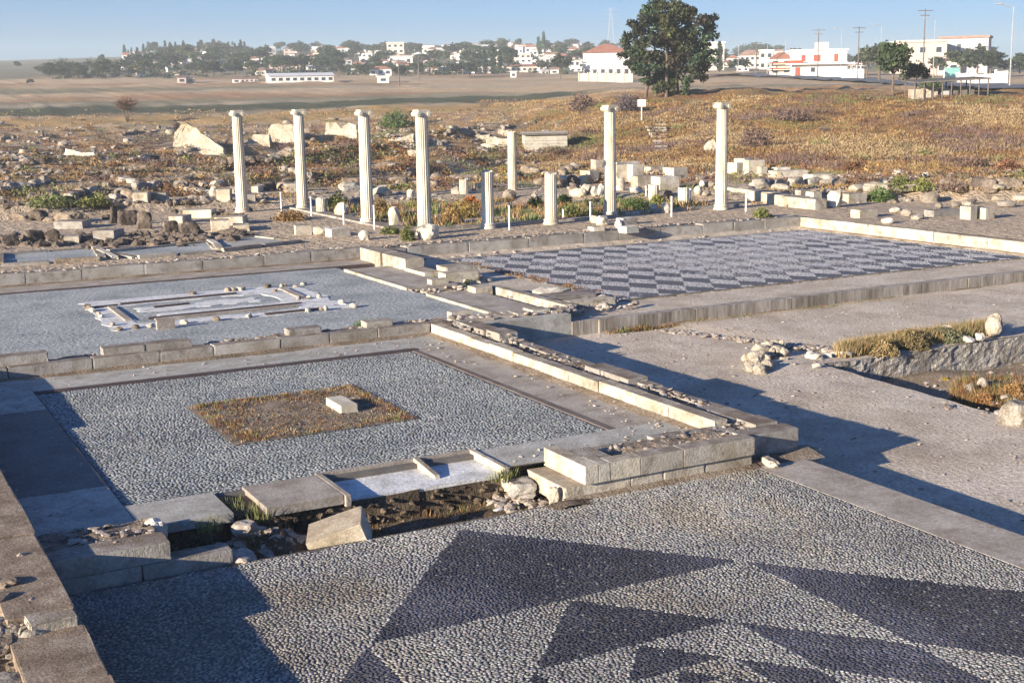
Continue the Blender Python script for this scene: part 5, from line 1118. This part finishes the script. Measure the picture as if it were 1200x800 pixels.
# bare bush-tree on the left
X, Y, Z, D = on_ground(149, 143); s = D/1569; e = empty('bare_tree', (X, Y, Z), 'small leafless brown tree standing in the open field', 'tree'); T = MB(); rr = random.Random(4)
for k in range(3): T.tube((0, 0, -.3), (.5*(k-1)*s*10, 0, 16*s), .9*s, .5*s, 5)
T.build('trunk', MT['bark'], e); B = MB()
for k in range(420):
    a = rr.uniform(0, 6.28); el = rr.uniform(.0, 1.4); p0 = Vector((rr.uniform(-5, 5)*s, rr.uniform(-5, 5)*s, rr.uniform(13, 22)*s)); L = rr.uniform(6, 15)*s
    B.tube(p0, p0+Vector((cos(a)*cos(el)*1.2, sin(a)*cos(el)*1.2, sin(el)*.8))*L, .22*s, .1*s, 3, False)
B.build('twigs', mat('twig', [(.10, .055, .035), (.16, .09, .06)], 3, 20, 0), e)
NT = [('round', 1046, 112, 62, 1.0, 'olive leafed roadside tree behind the bank, with bare lower trunk'), ('round', 1030, 96, 46, 1.2, 'dark green tree behind the roadside tree'), ('round', 1016, 92, 38, 1.0, 'dark tree beside the white two storey house'), ('bushy', 1073, 108, 44, .8, 'reddish brown thin tree beside the olive leafed one'),
      ('bushy', 1125, 90, 34, 1.6, 'wide dark shrubby tree before the two storey house'), ('bushy', 1160, 90, 32, 1.6, 'dark shrubby tree at the end of the white garden wall'), ('round', 1145, 88, 34, 1.2, 'tall dark shrub between the garden trees'), ('bushy', 1098, 88, 24, 1.1, 'small dark tree left of the sloping roof'), ('bushy', 1195, 86, 24, 1.5, 'dark tree mass at the far east edge'),
      ('round', 657, 92, 32, 1.1, 'round green tree between the red roofed hall and low red roof'), ('poplar', 637, 66, 28, .8, 'tall slender poplar on the skyline'), ('poplar', 631, 66, 22, .9, 'shorter poplar next to the tall one'), ('cypress', 568, 86, 28, 1.1, 'dark cypress at the left of the cypress clump'), ('cypress', 578, 86, 32, 1.3, 'tallest cypress in the clump'), ('cypress', 586, 86, 27, 1.3, 'cypress at the right of the clump'), ('round', 595, 84, 20, 1.2, 'dark round tree next to the cypress clump'),
      ('bushy', 530, 91, 19, 1.5, 'broad dark tree before the white houses'), ('bushy', 550, 91, 20, 1.5, 'second broad dark tree before the white houses'), ('round', 468, 95, 20, 1.2, 'dark umbrella shaped tree standing alone at the field edge'), ('cypress', 597, 58, 12, 1.0, 'lone cypress breaking the skyline'), ('round', 420, 90, 16, 1.4, 'dark tree by the long white shed'),
      ('bushy', 865, 86, 22, 1.4, 'dark bushy tree just right of the big tree'), ('cypress', 843, 84, 34, 1.4, 'dark conifer half hidden by the big tree'), ('round', 20, 82, 9, 1.4, 'wind bent tree alone on the left skyline'), ('round', 57, 82, 9, 1.1, 'second lone tree on the left skyline'), ('round', 73, 82, 11, .9, 'third lone tree on the left skyline'), ('round', 120, 78, 13, 1.0, 'flat topped tree on the left skyline'), ('bushy', 36, 100, 8, 1.4, 'small dark bush at the foot of the left hill')]
for kd, px, py, h, wd, lb in NT:
    e = tree(kd, px, py=py, h_px=h, label=lb, wide=wd)
GRP = {'round': ('round dark tree among the houses of the far town', 'round trees of the far town'), 'bushy': ('low bushy tree among the houses of the far town', 'bushy trees of the far town'), 'cypress': ('dark cypress in the tree belt on the far hill', 'cypresses of the far hill')}
for _ in range(46):
    px = RND.uniform(148, 290); d = RND.uniform(660, 900); tree('cypress', px, d=d, h=RND.uniform(5, 9), label=GRP['cypress'][0], group=GRP['cypress'][1], wide=1.3)
def region(px):
    for k, v in ((100, 'at the far west end'), (160, 'on the western knoll'), (215, 'below the cypress belt'), (260, 'near the cream barn'), (315, 'west of the long white shed'), (395, 'above the long white shed'), (440, 'west of the red tiled cottage'), (490, 'round the tall cream block'), (550, 'behind the broad dark trees'), (600, 'by the cypress clump'), (645, 'under the poplars'), (690, 'just west of the red roofed hall'), (760, 'behind the hall'), (870, 'just east of the big tree'), (930, 'behind the cream balcony house'), (1020, 'behind the red shuttered house'), (1100, 'behind the pinkish cream house')):
        if px < k: return v
    return 'at the far east end'
def depthword(d): return 'lower edge' if d < 500 else 'mid slope' if d < 650 else 'upper slope'
def many(n, pxa, pxb, da, db, ha, hb, kinds=('bushy', 'bushy', 'round')):
    for _ in range(n):
        k = RND.choice(kinds); d = da+(db-da)*RND.random(); px = RND.uniform(pxa, pxb); rg = region(px)+', '+depthword(d)
        tree(k, px, d=d, h=RND.uniform(ha, hb), label=('round dark tree ' if k == 'round' else 'low bushy tree ')+rg, group=k+' trees '+rg, wide=RND.uniform(1.1, 1.7))
many(26, 52, 145, 430, 520, 3, 5); many(34, 120, 315, 425, 500, 3, 6); many(28, 150, 330, 520, 820, 6, 9); many(25, 395, 680, 425, 500, 3, 6); many(17, 315, 400, 460, 560, 5, 7); many(36, 330, 560, 520, 900, 5, 9)
many(30, 540, 740, 500, 900, 5, 9); many(15, 840, 1040, 480, 900, 5, 9); many(7, 870, 910, 800, 1000, 11, 14, ('bushy',)); many(7, 1000, 1200, 450, 800, 5, 9)

V = Veg()
for _ in range(520):
    px = RND.uniform(55, 680) if RND.random() < .85 else RND.uniform(850, 1200); d = RND.uniform(428, 760); X, Y, Z = at_dist(px, d); r_ = RND.uniform(1.2, 3.5)
    V.bush(X, Y, Z-.3, r_, r_*RND.uniform(.6, 1.1), 70, RND.choice(((.04, .055, .03), (.055, .07, .035), (.035, .045, .025))), .45)
tag(V.build('far_scrub', None, 'stuff', m='leaf'), 'scrub and hedges filling the gaps on the town hill', 'scrub')

# ------------------------------------------------------------------ buildings
def house(px, d, w_px, h_px, wall, roof, rtype, label, group=None, wins=(3, 1), depth=None, yaw=0.0, py=None, shut='pane', name='house', extra=None):
    if py is not None: X, Y, Z, D = on_ground(px, py)
    else: X, Y, Z = at_dist(px, d); D = d
    s = D/1569.0; W_ = w_px*s; H = h_px*s; dp = depth or max(5, W_*.7); e = empty(name, (X, Y, Z-.3), label, 'house' if name == 'house' else name.replace('_', ' '), group, rz=-(atan2(X, Y))+yaw)
    rh = {'hip': .28, 'gable': .32, 'flat': .06, 'shed': .2}[rtype]*H; wh = H-rh; b = MB(); b.box(-W_/2, W_/2, 0, dp, -1.5, wh); b.build('wall', MT[wall], e)
    o_ = .35
    b = MB()
    if rtype == 'flat': b.box(-W_/2-o_, W_/2+o_, -o_, dp+o_, wh+.003, wh+max(.25, rh))
    elif rtype == 'hip':
        k = min(W_, dp)*.42; b.add([(-W_/2-o_, -o_, wh+.003), (W_/2+o_, -o_, wh+.003), (W_/2+o_, dp+o_, wh+.003), (-W_/2-o_, dp+o_, wh+.003), (-W_/2+k, dp/2, wh+rh), (W_/2-k, dp/2, wh+rh)], [[3, 2, 1, 0], [0, 1, 5, 4], [1, 2, 5], [2, 3, 4, 5], [3, 0, 4]])
    elif rtype == 'gable': b.add([(-W_/2-o_, -o_, wh), (W_/2+o_, -o_, wh), (W_/2+o_, dp+o_, wh), (-W_/2-o_, dp+o_, wh), (-W_/2-o_, dp/2, wh+rh), (W_/2+o_, dp/2, wh+rh)], [[3, 2, 1, 0], [0, 1, 5, 4], [1, 2, 5], [2, 3, 4, 5], [3, 0, 4]])
    else: b.add([(-W_/2-o_, -o_, wh), (W_/2+o_, -o_, wh), (W_/2+o_, dp+o_, wh+rh), (-W_/2-o_, dp+o_, wh+rh), (-W_/2-o_, dp+o_, wh), (W_/2+o_, dp+o_, wh)], [[0, 1, 2, 3], [4, 3, 2, 5], [0, 4, 5, 1], [0, 3, 4], [1, 5, 2]])
    b.build('roof', MT[roof], e)
    nx, nz = wins
    for j in range(nz):
        fl = wh/nz
        for i in range(nx):
            x = -W_/2+W_*(i+.5)/nx; ww = min(.7, W_/nx*.25); z0 = fl*j+fl*.35; z1_ = z0+min(1.4, fl*.4)
            b = MB(); b.box(x-ww-.08, x+ww+.08, -.05, .02, z0-.08, z1_+.08); f = b.build('window', MT['wall_white'], e)
            b = MB(); b.box(x-ww, x+ww, -.09, -.04, z0, z1_); b.build('pane', MT[shut], f)
    if extra: extra(e, s, W_, wh, dp)
    return e
# long white shed
def shed_x(e, s, W_, wh, dp):
    b = MB(); b.box(-W_/2-.2, -W_/2-.02, .4, dp-.4, -.5, wh*.95); b.build('end_wall', MT['wall_white'], e)
house(354, None, 75, 12, 'wall_white', 'roof_pale', 'gable', 'long white shed with a row of dark openings at the field edge', py=97, wins=(9, 1), depth=9, name='shed', extra=shed_x, yaw=.12)
house(449, None, 14, 8, 'wall_white', 'wall_white', 'flat', 'little white hut with a dark window, alone on the field', py=97, wins=(1, 1), depth=3, name='hut')
house(446, None, 26, 12, 'wall_white', 'roof_red', 'hip', 'white cottage with orange tiled roof above the little hut', py=89, wins=(3, 1))
house(465, 640, 20, 20, 'wall_cream', 'wall_cream', 'flat', 'tall cream apartment block on the town hill', wins=(3, 3))
house(470, 560, 30, 11, 'wall_white', 'wall_white', 'flat', 'wide white house in front of the tall cream block', wins=(3, 1))
house(225, 600, 20, 12, 'wall_cream', 'wall_cream', 'gable', 'cream gabled barn in the western town trees', wins=(1, 1), yaw=.3)
house(244, 560, 20, 14, 'wall_grey', 'roof_brown', 'hip', 'grey white two storey house beside the cream barn', wins=(3, 2))
house(223, None, 11, 10, 'wall_cream', 'roof_brown', 'shed', 'small cream hut low on the western slope', py=98, wins=(1, 1)); house(213, None, 10, 10, 'wall_pink', 'roof_brown', 'shed', 'brown walled hut low on the western slope', py=98, wins=(1, 1))
house(277, None, 9, 8, 'wall_white', 'roof_brown', 'gable', 'small white gable house before a long brown barn', py=97, wins=(1, 1)); house(292, None, 20, 7, 'wall_pink', 'roof_brown', 'gable', 'long brown roofed barn near the white shed', py=96, wins=(4, 1))
TOWN = [(256, 760, 10, 8, 'wall_white', 'hip', 'roof_red'), (168, 620, 9, 8, 'wall_white', 'hip', 'roof_brown'), (280, 640, 14, 9, 'wall_grey', 'flat', 'wall_white'), (316, 640, 13, 9, 'wall_cream', 'hip', 'roof_brown'), (341, 730, 12, 11, 'wall_pink', 'hip', 'roof_brown'), (366, 620, 12, 9, 'wall_pink', 'hip', 'roof_red'),
        (385, 660, 11, 7, 'wall_white', 'flat', 'wall_white'), (374, 760, 9, 9, 'wall_cream', 'hip', 'roof_brown'), (418, 740, 11, 7, 'wall_white', 'hip', 'roof_red'), (427, 590, 9, 8, 'wall_white', 'flat', 'wall_white'), (404, 560, 20, 9, 'wall_grey', 'hip', 'roof_brown'), (432, 820, 10, 7, 'wall_white', 'hip', 'roof_red'), (446, 830, 12, 6, 'wall_pink', 'flat', 'wall_white'),
        (490, 800, 12, 8, 'wall_pink', 'hip', 'roof_red'), (504, 720, 16, 9, 'wall_cream', 'flat', 'wall_white'), (518, 700, 10, 9, 'wall_white', 'flat', 'wall_white'), (505, 560, 16, 9, 'wall_pink', 'hip', 'roof_brown'), (547, 640, 14, 9, 'wall_white', 'hip', 'roof_brown'), (560, 470, 12, 14, 'wall_white', 'hip', 'roof_brown'), (480, 470, 18, 8, 'wall_white', 'shed', 'roof_pale'), (515, 460, 18, 7, 'wall_white', 'flat', 'wall_white'),
        (607, 560, 32, 12, 'wall_pink', 'flat', 'wall_white'), (617, 500, 14, 12, 'wall_white', 'flat', 'wall_white'), (623, 720, 16, 10, 'wall_white', 'hip', 'roof_red'), (578, 450, 26, 8, 'wall_cream', 'flat', 'wall_cream'), (615, 450, 46, 10, 'wall_cream', 'hip', 'roof_red'), (650, 440, 10, 9, 'wall_white', 'gable', 'roof_brown'), (602, 400, 7, 8, 'wall_white', 'flat', 'wall_white'),
        (652, 700, 14, 9, 'wall_white', 'hip', 'roof_red'), (672, 690, 16, 10, 'wall_cream', 'hip', 'roof_red'), (680, 560, 16, 12, 'wall_grey', 'hip', 'roof_brown'), (642, 560, 20, 9, 'wall_grey', 'flat', 'wall_white'), (700, 800, 14, 8, 'wall_white', 'hip', 'roof_red'), (675, 450, 14, 6, 'wall_white', 'flat', 'wall_white'), (570, 760, 16, 8, 'wall_pink', 'hip', 'roof_brown'), (590, 800, 14, 7, 'wall_white', 'hip', 'roof_red'),
        (838, 430, 20, 34, 'wall_cream', 'flat', 'wall_white'), (858, 560, 14, 14, 'wall_white', 'hip', 'roof_red'), (878, 470, 24, 22, 'wall_pink', 'hip', 'roof_brown'), (870, 400, 14, 12, 'wall_white', 'flat', 'wall_white'), (897, 430, 16, 24, 'wall_cream', 'flat', 'wall_white'), (890, 620, 12, 14, 'wall_pink', 'hip', 'roof_red'), (908, 560, 16, 20, 'wall_pink', 'flat', 'roof_brown'), (1192, 600, 20, 9, 'wall_white', 'hip', 'roof_brown'), (1040, 600, 16, 10, 'wall_pink', 'hip', 'roof_red'), (200, 560, 10, 7, 'wall_grey', 'hip', 'roof_brown'), (183, 680, 8, 7, 'wall_white', 'gable', 'roof_red')]
TN = {}
for px, d, w_, h, wl, rt_, rf in TOWN:
    tone = wl.split('_')[1]; r_ = 'flat roof' if rt_ == 'flat' else ('red roof' if rf == 'roof_red' else 'brown roof' if rf == 'roof_brown' else 'pale roof')
    lb = '%s house with %s %s, %s' % (tone, r_, region(px), depthword(d))
    house(px, d, w_, h, wl, rf, rt_, lb, wins=(max(1, int(w_/6)), 2 if h > 10 else 1)); TN[lb] = 1
for _ in range(250):
    px = RND.uniform(150, 725) if RND.random() < .85 else RND.uniform(845, 1010); d = RND.uniform(440, 860); wl = RND.choice(('wall_white', 'wall_white', 'wall_cream', 'wall_pink'))
    house(px, d, RND.uniform(7, 15), RND.uniform(6, 10), wl, RND.choice(('roof_red', 'roof_brown', 'wall_white')), RND.choice(('hip', 'gable', 'flat')), 'tiny pale house '+region(px)+', '+depthword(d), group='tiny pale houses '+region(px)+', '+depthword(d), wins=(2, 1), yaw=RND.uniform(-.5, .5))
# red roofed hall
def hall_x(e, s, W_, wh, dp):
    for k in range(6):
        x = -W_/2+W_*(k+.5)/6; b = MB(); b.box(x-.8, x+.8, -.03, .05, .3, wh*.36); f = b.build('window', MT['wall_grey'], e); b = MB(); b.box(x-.5, x+.5, -.07, -.02, .3, wh*.33); b.build('pane', MT['pane'], f)
    b = MB(); b.box(-W_/2-.05, W_/2+.05, -.15, .0, wh*.38, wh*.40); b.build('ledge', MT['wall_cream'], e)
house(711, None, 56, 40, 'wall_white', 'roof_red', 'hip', 'large white hall with a red tiled roof behind a stone wall', py=90, wins=(0, 0), depth=16, name='hall', extra=hall_x)
def long_wall(pa, pb, h_px, m, label, n=8, name='garden_wall'):
    A = on_ground(*pa); B = on_ground(*pb); e = empty(name, (A[0], A[1], A[2]), label, 'wall')
    for i in range(n):
        q = [(A[0]+(B[0]-A[0])*t, A[1]+(B[1]-A[1])*t) for t in (i/n, (i+1)/n)]; z = min(t1(*q[0]), t1(*q[1])); L = hypot(q[1][0]-q[0][0], q[1][1]-q[0][1]); h = h_px*A[3]/1569
        b = MB(); b.box(.02, L-.02, -.12, .12, -1.0, h); b.build('wall_panel', MT[m], e, (q[0][0]-A[0], q[0][1]-A[1], z-A[2]), (0, 0, atan2(q[1][1]-q[0][1], q[1][0]-q[0][0])))
        b = MB(); b.box(-.2, .2, -.2, .2, -1.0, h+.3); b.build('pillar', MT[m], e, (q[0][0]-A[0], q[0][1]-A[1], z-A[2]))
    return e
long_wall((679, 96), (742, 96), 9, 'shed_block', 'rough stone yard wall in front of the red roofed hall', 6)
gw = long_wall((1107, 94), (1180, 97), 11, 'wall_white', 'bright white garden wall with pillars along the road', 7)
q = on_ground(1115, 96); b = MB(); b.box(-1.5, 1.5, -.3, -.15, -.3, 2.6); tag(b.build('gate', MT['gate_green'], None, (q[0], q[1], q[2]), (0, 0, -YAW)), 'turquoise metal gate in the white garden wall', 'gate')
long_wall((962, 90), (1012, 92), 10, 'wall_white', 'low white wall beside the two storey white house', 5)
def villa_x(e, s, W_, wh, dp):
    for x, z, w_, h, m in ((-.30, .72, 1.0, 1.6, 'shutter_red'), (-.05, .72, 1.7, 1.6, 'shutter_red'), (.3, .72, 1.0, 2.0, 'shutter_red'), (-.12, .27, 1.0, 1.1, 'pane'), (-.40, .2, 1.2, 2.2, 'shutter_red')):
        b = MB(); b.box(x*W_-w_/2-.1, x*W_+w_/2+.1, -.05, .02, z*wh-h/2-.1, z*wh+h/2+.1); f = b.build('window', MT['wall_white'], e); b = MB(); b.box(x*W_-w_/2, x*W_+w_/2, -.1, -.03, z*wh-h/2, z*wh+h/2); b.build('shutter', MT[m], f)
    b = MB(); b.box(-W_/2-1.6, W_/2+.6, -1.6, .3, wh*.47, wh*.52); b.build('balcony', MT['wall_white'], e)
    b = MB(); b.box(-W_/2-1.5, -W_/2+2.5, -1.55, -1.4, wh*.52, wh*.64); b.build('balcony_rail', MT['shutter_red'], e)
    b = MB(); b.box(-.05*W_, .17*W_, 1, 4, wh+.35, wh+.35+8*s); b.build('roof_room', MT['wall_white'], e)
house(960, None, 62, 31, 'wall_white', 'wall_white', 'flat', 'white two storey house with red shutters and a roof room', py=89, wins=(0, 0), depth=11, extra=villa_x, yaw=.15)
def bal_x(e, s, W_, wh, dp):
    for z in (.33, .66):
        b = MB(); b.box(-W_/2-.3, W_/2+.3, -1.4, .1, wh*z, wh*(z+.04)); f = b.build('balcony', MT['wall_cream'], e); b = MB(); b.box(-W_/2, W_/2, -1.38, -1.3, wh*(z+.04), wh*(z+.13)); b.build('balcony_rail', MT['shutter_red'], f)
house(915, None, 26, 27, 'wall_cream', 'roof_red', 'hip', 'cream house with stacked balconies beside the red shuttered house', py=88, wins=(2, 2), extra=bal_x)
def east_x(e, s, W_, wh, dp):
    for x in (-.1, .32):
        b = MB(); b.box(x*W_-.7, x*W_+.7, -.06, .02, wh*.62, wh*.86); f = b.build('window', MT['wall_white'], e); b = MB(); b.box(x*W_-.55, x*W_+.55, -.1, -.03, wh*.64, wh*.84); b.build('pane', MT['pane'], f)
    b = MB(); b.box(-W_/2-.5, W_/2, -2, -.02, wh*.4, wh*.46); b.build('canopy', MT['wall_white'], e)
house(1128, None, 52, 42, 'wall_grey', 'roof_brown', 'flat', 'grey two storey flat roofed house above the white garden wall', py=86, wins=(0, 0), extra=east_x, yaw=-.1)
house(1080, None, 54, 38, 'wall_pink', 'wall_cream', 'flat', 'pinkish cream house behind the roadside trees', py=86, wins=(3, 2), yaw=.25)
house(1110, None, 26, 20, 'wall_cream', 'roof_brown', 'shed', 'small lean to roof in front of the grey two storey house', py=88, wins=(2, 1))
# poles
def upole(px, py, top, label, arms=2):
    X, Y, Z, D = on_ground(px, py); s = D/1569; e = empty('utility_pole', (X, Y, Z), label, 'utility pole', rz=-YAW+RND.uniform(-.4, .4)); H = (py-top)*s; b = MB(); b.tube((0, 0, -.5), (0, 0, H), .16, .1, 8); b.build('pole', MT['pole_wood'], e)
    for k in range(arms): b = MB(); z = H-.4-k*.9; w_ = (1.6, 1.0)[k]; b.box(-w_, w_, -.06-.0, .06, z, z+.14); b.build('crossarm', MT['pole_wood'], e)
def lpole(px, py, top, label, r_=.09):
    X, Y, Z, D = on_ground(px, py); s = D/1569; e = empty('street_lamp', (X, Y, Z), label, 'street lamp', rz=-YAW); H = (py-top)*s; b = MB(); b.tube((0, 0, -.5), (0, 0, H), r_, r_*.6, 8); b.build('pole', MT['pole_steel'], e)
    b = MB(); b.tube((0, 0, H-.05), (-1.4, 0, H+.3), .05, n=6); b.build('arm', MT['pole_steel'], e); b = MB(); b.box(-2.0, -1.3, -.12, .12, H+.25, H+.4); b.build('lamp_head', MT['pole_steel'], e)
upole(958, 91, 36, 'wooden utility pole in front of the red shuttered house'); upole(1005, 93, 34, 'wooden utility pole at the end of the low white wall'); upole(1081, 96, 16, 'tallest wooden utility pole, before the pinkish cream house'); upole(886, 88, 50, 'dark pole among the houses right of the big tree', 1)
for px, py, tp, lb in ((920, 88, 48, 'thin pale street lamp before the cream balcony house'), (865, 88, 52, 'short pale street lamp nearest the big tree'), (899, 88, 50, 'pale street lamp between dark pole and balcony house'), (985, 92, 38, 'pale street lamp beside the white low wall'), (1031, 95, 34, 'pale street lamp behind the roadside tree'), (1093, 98, 28, 'pale street lamp beside the tallest utility pole'), (1183, 103, 16, 'tall pale street lamp at the east end of the road')): lpole(px, py, tp, lb)
for px, py, tp, lb in ((468, 101, 70, 'thin pole in the field by the umbrella shaped tree'), (491, 96, 66, 'thin pole in the field before the broad dark trees')): upole(px, py, tp, lb, 1)
# lattice pylon on the skyline
X, Y, Z = at_dist(716, 1050); e = empty('pylon', (X, Y, Z), 'faint lattice power pylon on the skyline beside the big tree', 'pylon', rz=-YAW); H = 48*1050/1569+0; b = MB()
for sx, sy in ((-1, -1), (1, -1), (1, 1), (-1, 1)): b.tube((sx*3, sy*3, 0), (sx*.5, sy*.5, H), .16, .1, 4)
for k in range(9):
    z0 = H*k/9; z1_ = H*(k+1)/9; a = 3-2.5*k/9; c = 3-2.5*(k+1)/9
    for sx in (-1, 1): b.tube((sx*a, -a, z0), (-sx*c, -c, z1_), .08, n=4)
b.build('tower', MT['pole_steel'], e); b = MB()
for z, w_ in ((.72, 5), (.84, 7), (.95, 5)): b.tube((-w_, 0, H*z), (w_, 0, H*z), .14, n=4)
b.build('crossarm', MT['pole_steel'], e)
# road behind the bank
def road(pts, wd, name):
    P = [on_ground(px, py)[:2] for px, py in pts]; V = []; F = []
    Q_ = []
    for (xa, ya), (xb, yb) in zip(P[:-1], P[1:]):
        for k in range(12): t = k/12; Q_.append((xa+(xb-xa)*t, ya+(yb-ya)*t))
    for i, (x, y_) in enumerate(Q_):
        nx_, ny_ = Q_[min(i+1, len(Q_)-1)]; px_, py_ = Q_[max(i-1, 0)]; a = atan2(ny_-py_, nx_-px_)+pi/2; z = max(t1(x+cos(a)*wd*k, y_+sin(a)*wd*k) for k in (-.5, 0, .5))+.25
        for k in (-.5, .5): V.append((x+cos(a)*wd*k, y_+sin(a)*wd*k, z))
        if i: n = len(V); F.append([n-4, n-3, n-1, n-2])
    o = link(name, mesh_np(name, V, [np.array(F)], True), MT['asphalt']); o['kind'] = 'structure'
road([(830, 90), (900, 90), (960, 93), (1010, 95), (1060, 98), (1130, 102), (1215, 107)], 9, 'road')

# ------------------------------------------------------------------ haze
hz_m = bpy.data.materials.new('haze'); hz_m.use_nodes = True; t = hz_m.node_tree; t.nodes.clear(); pv = t.nodes.new('ShaderNodeVolumePrincipled'); mo_ = t.nodes.new('ShaderNodeOutputMaterial')
pv.inputs['Color'].default_value = (.93, 1.0, 1.0, 1); pv.inputs['Density'].default_value = .00040; pv.inputs['Anisotropy'].default_value = .05
t.links.new(pv.outputs[0], mo_.inputs['Volume'])
b = MB(); b.box(-420, 1750, -200, 1950, -3, 84); hz_o = b.build('haze', hz_m); hz_o['kind'] = 'stuff'

# things that nothing tells apart share a label and a group
seen = {}
for o in bpy.data.objects:
    if o.parent is None and 'label' in o: seen.setdefault(o['label'], []).append(o)
for lb, os_ in seen.items():
    if len(os_) > 1 and len({o.get('group') for o in os_}) + (os_[0].get('group') is None) > 1:
        for o in os_: o['group'] = 'alike: '+lb
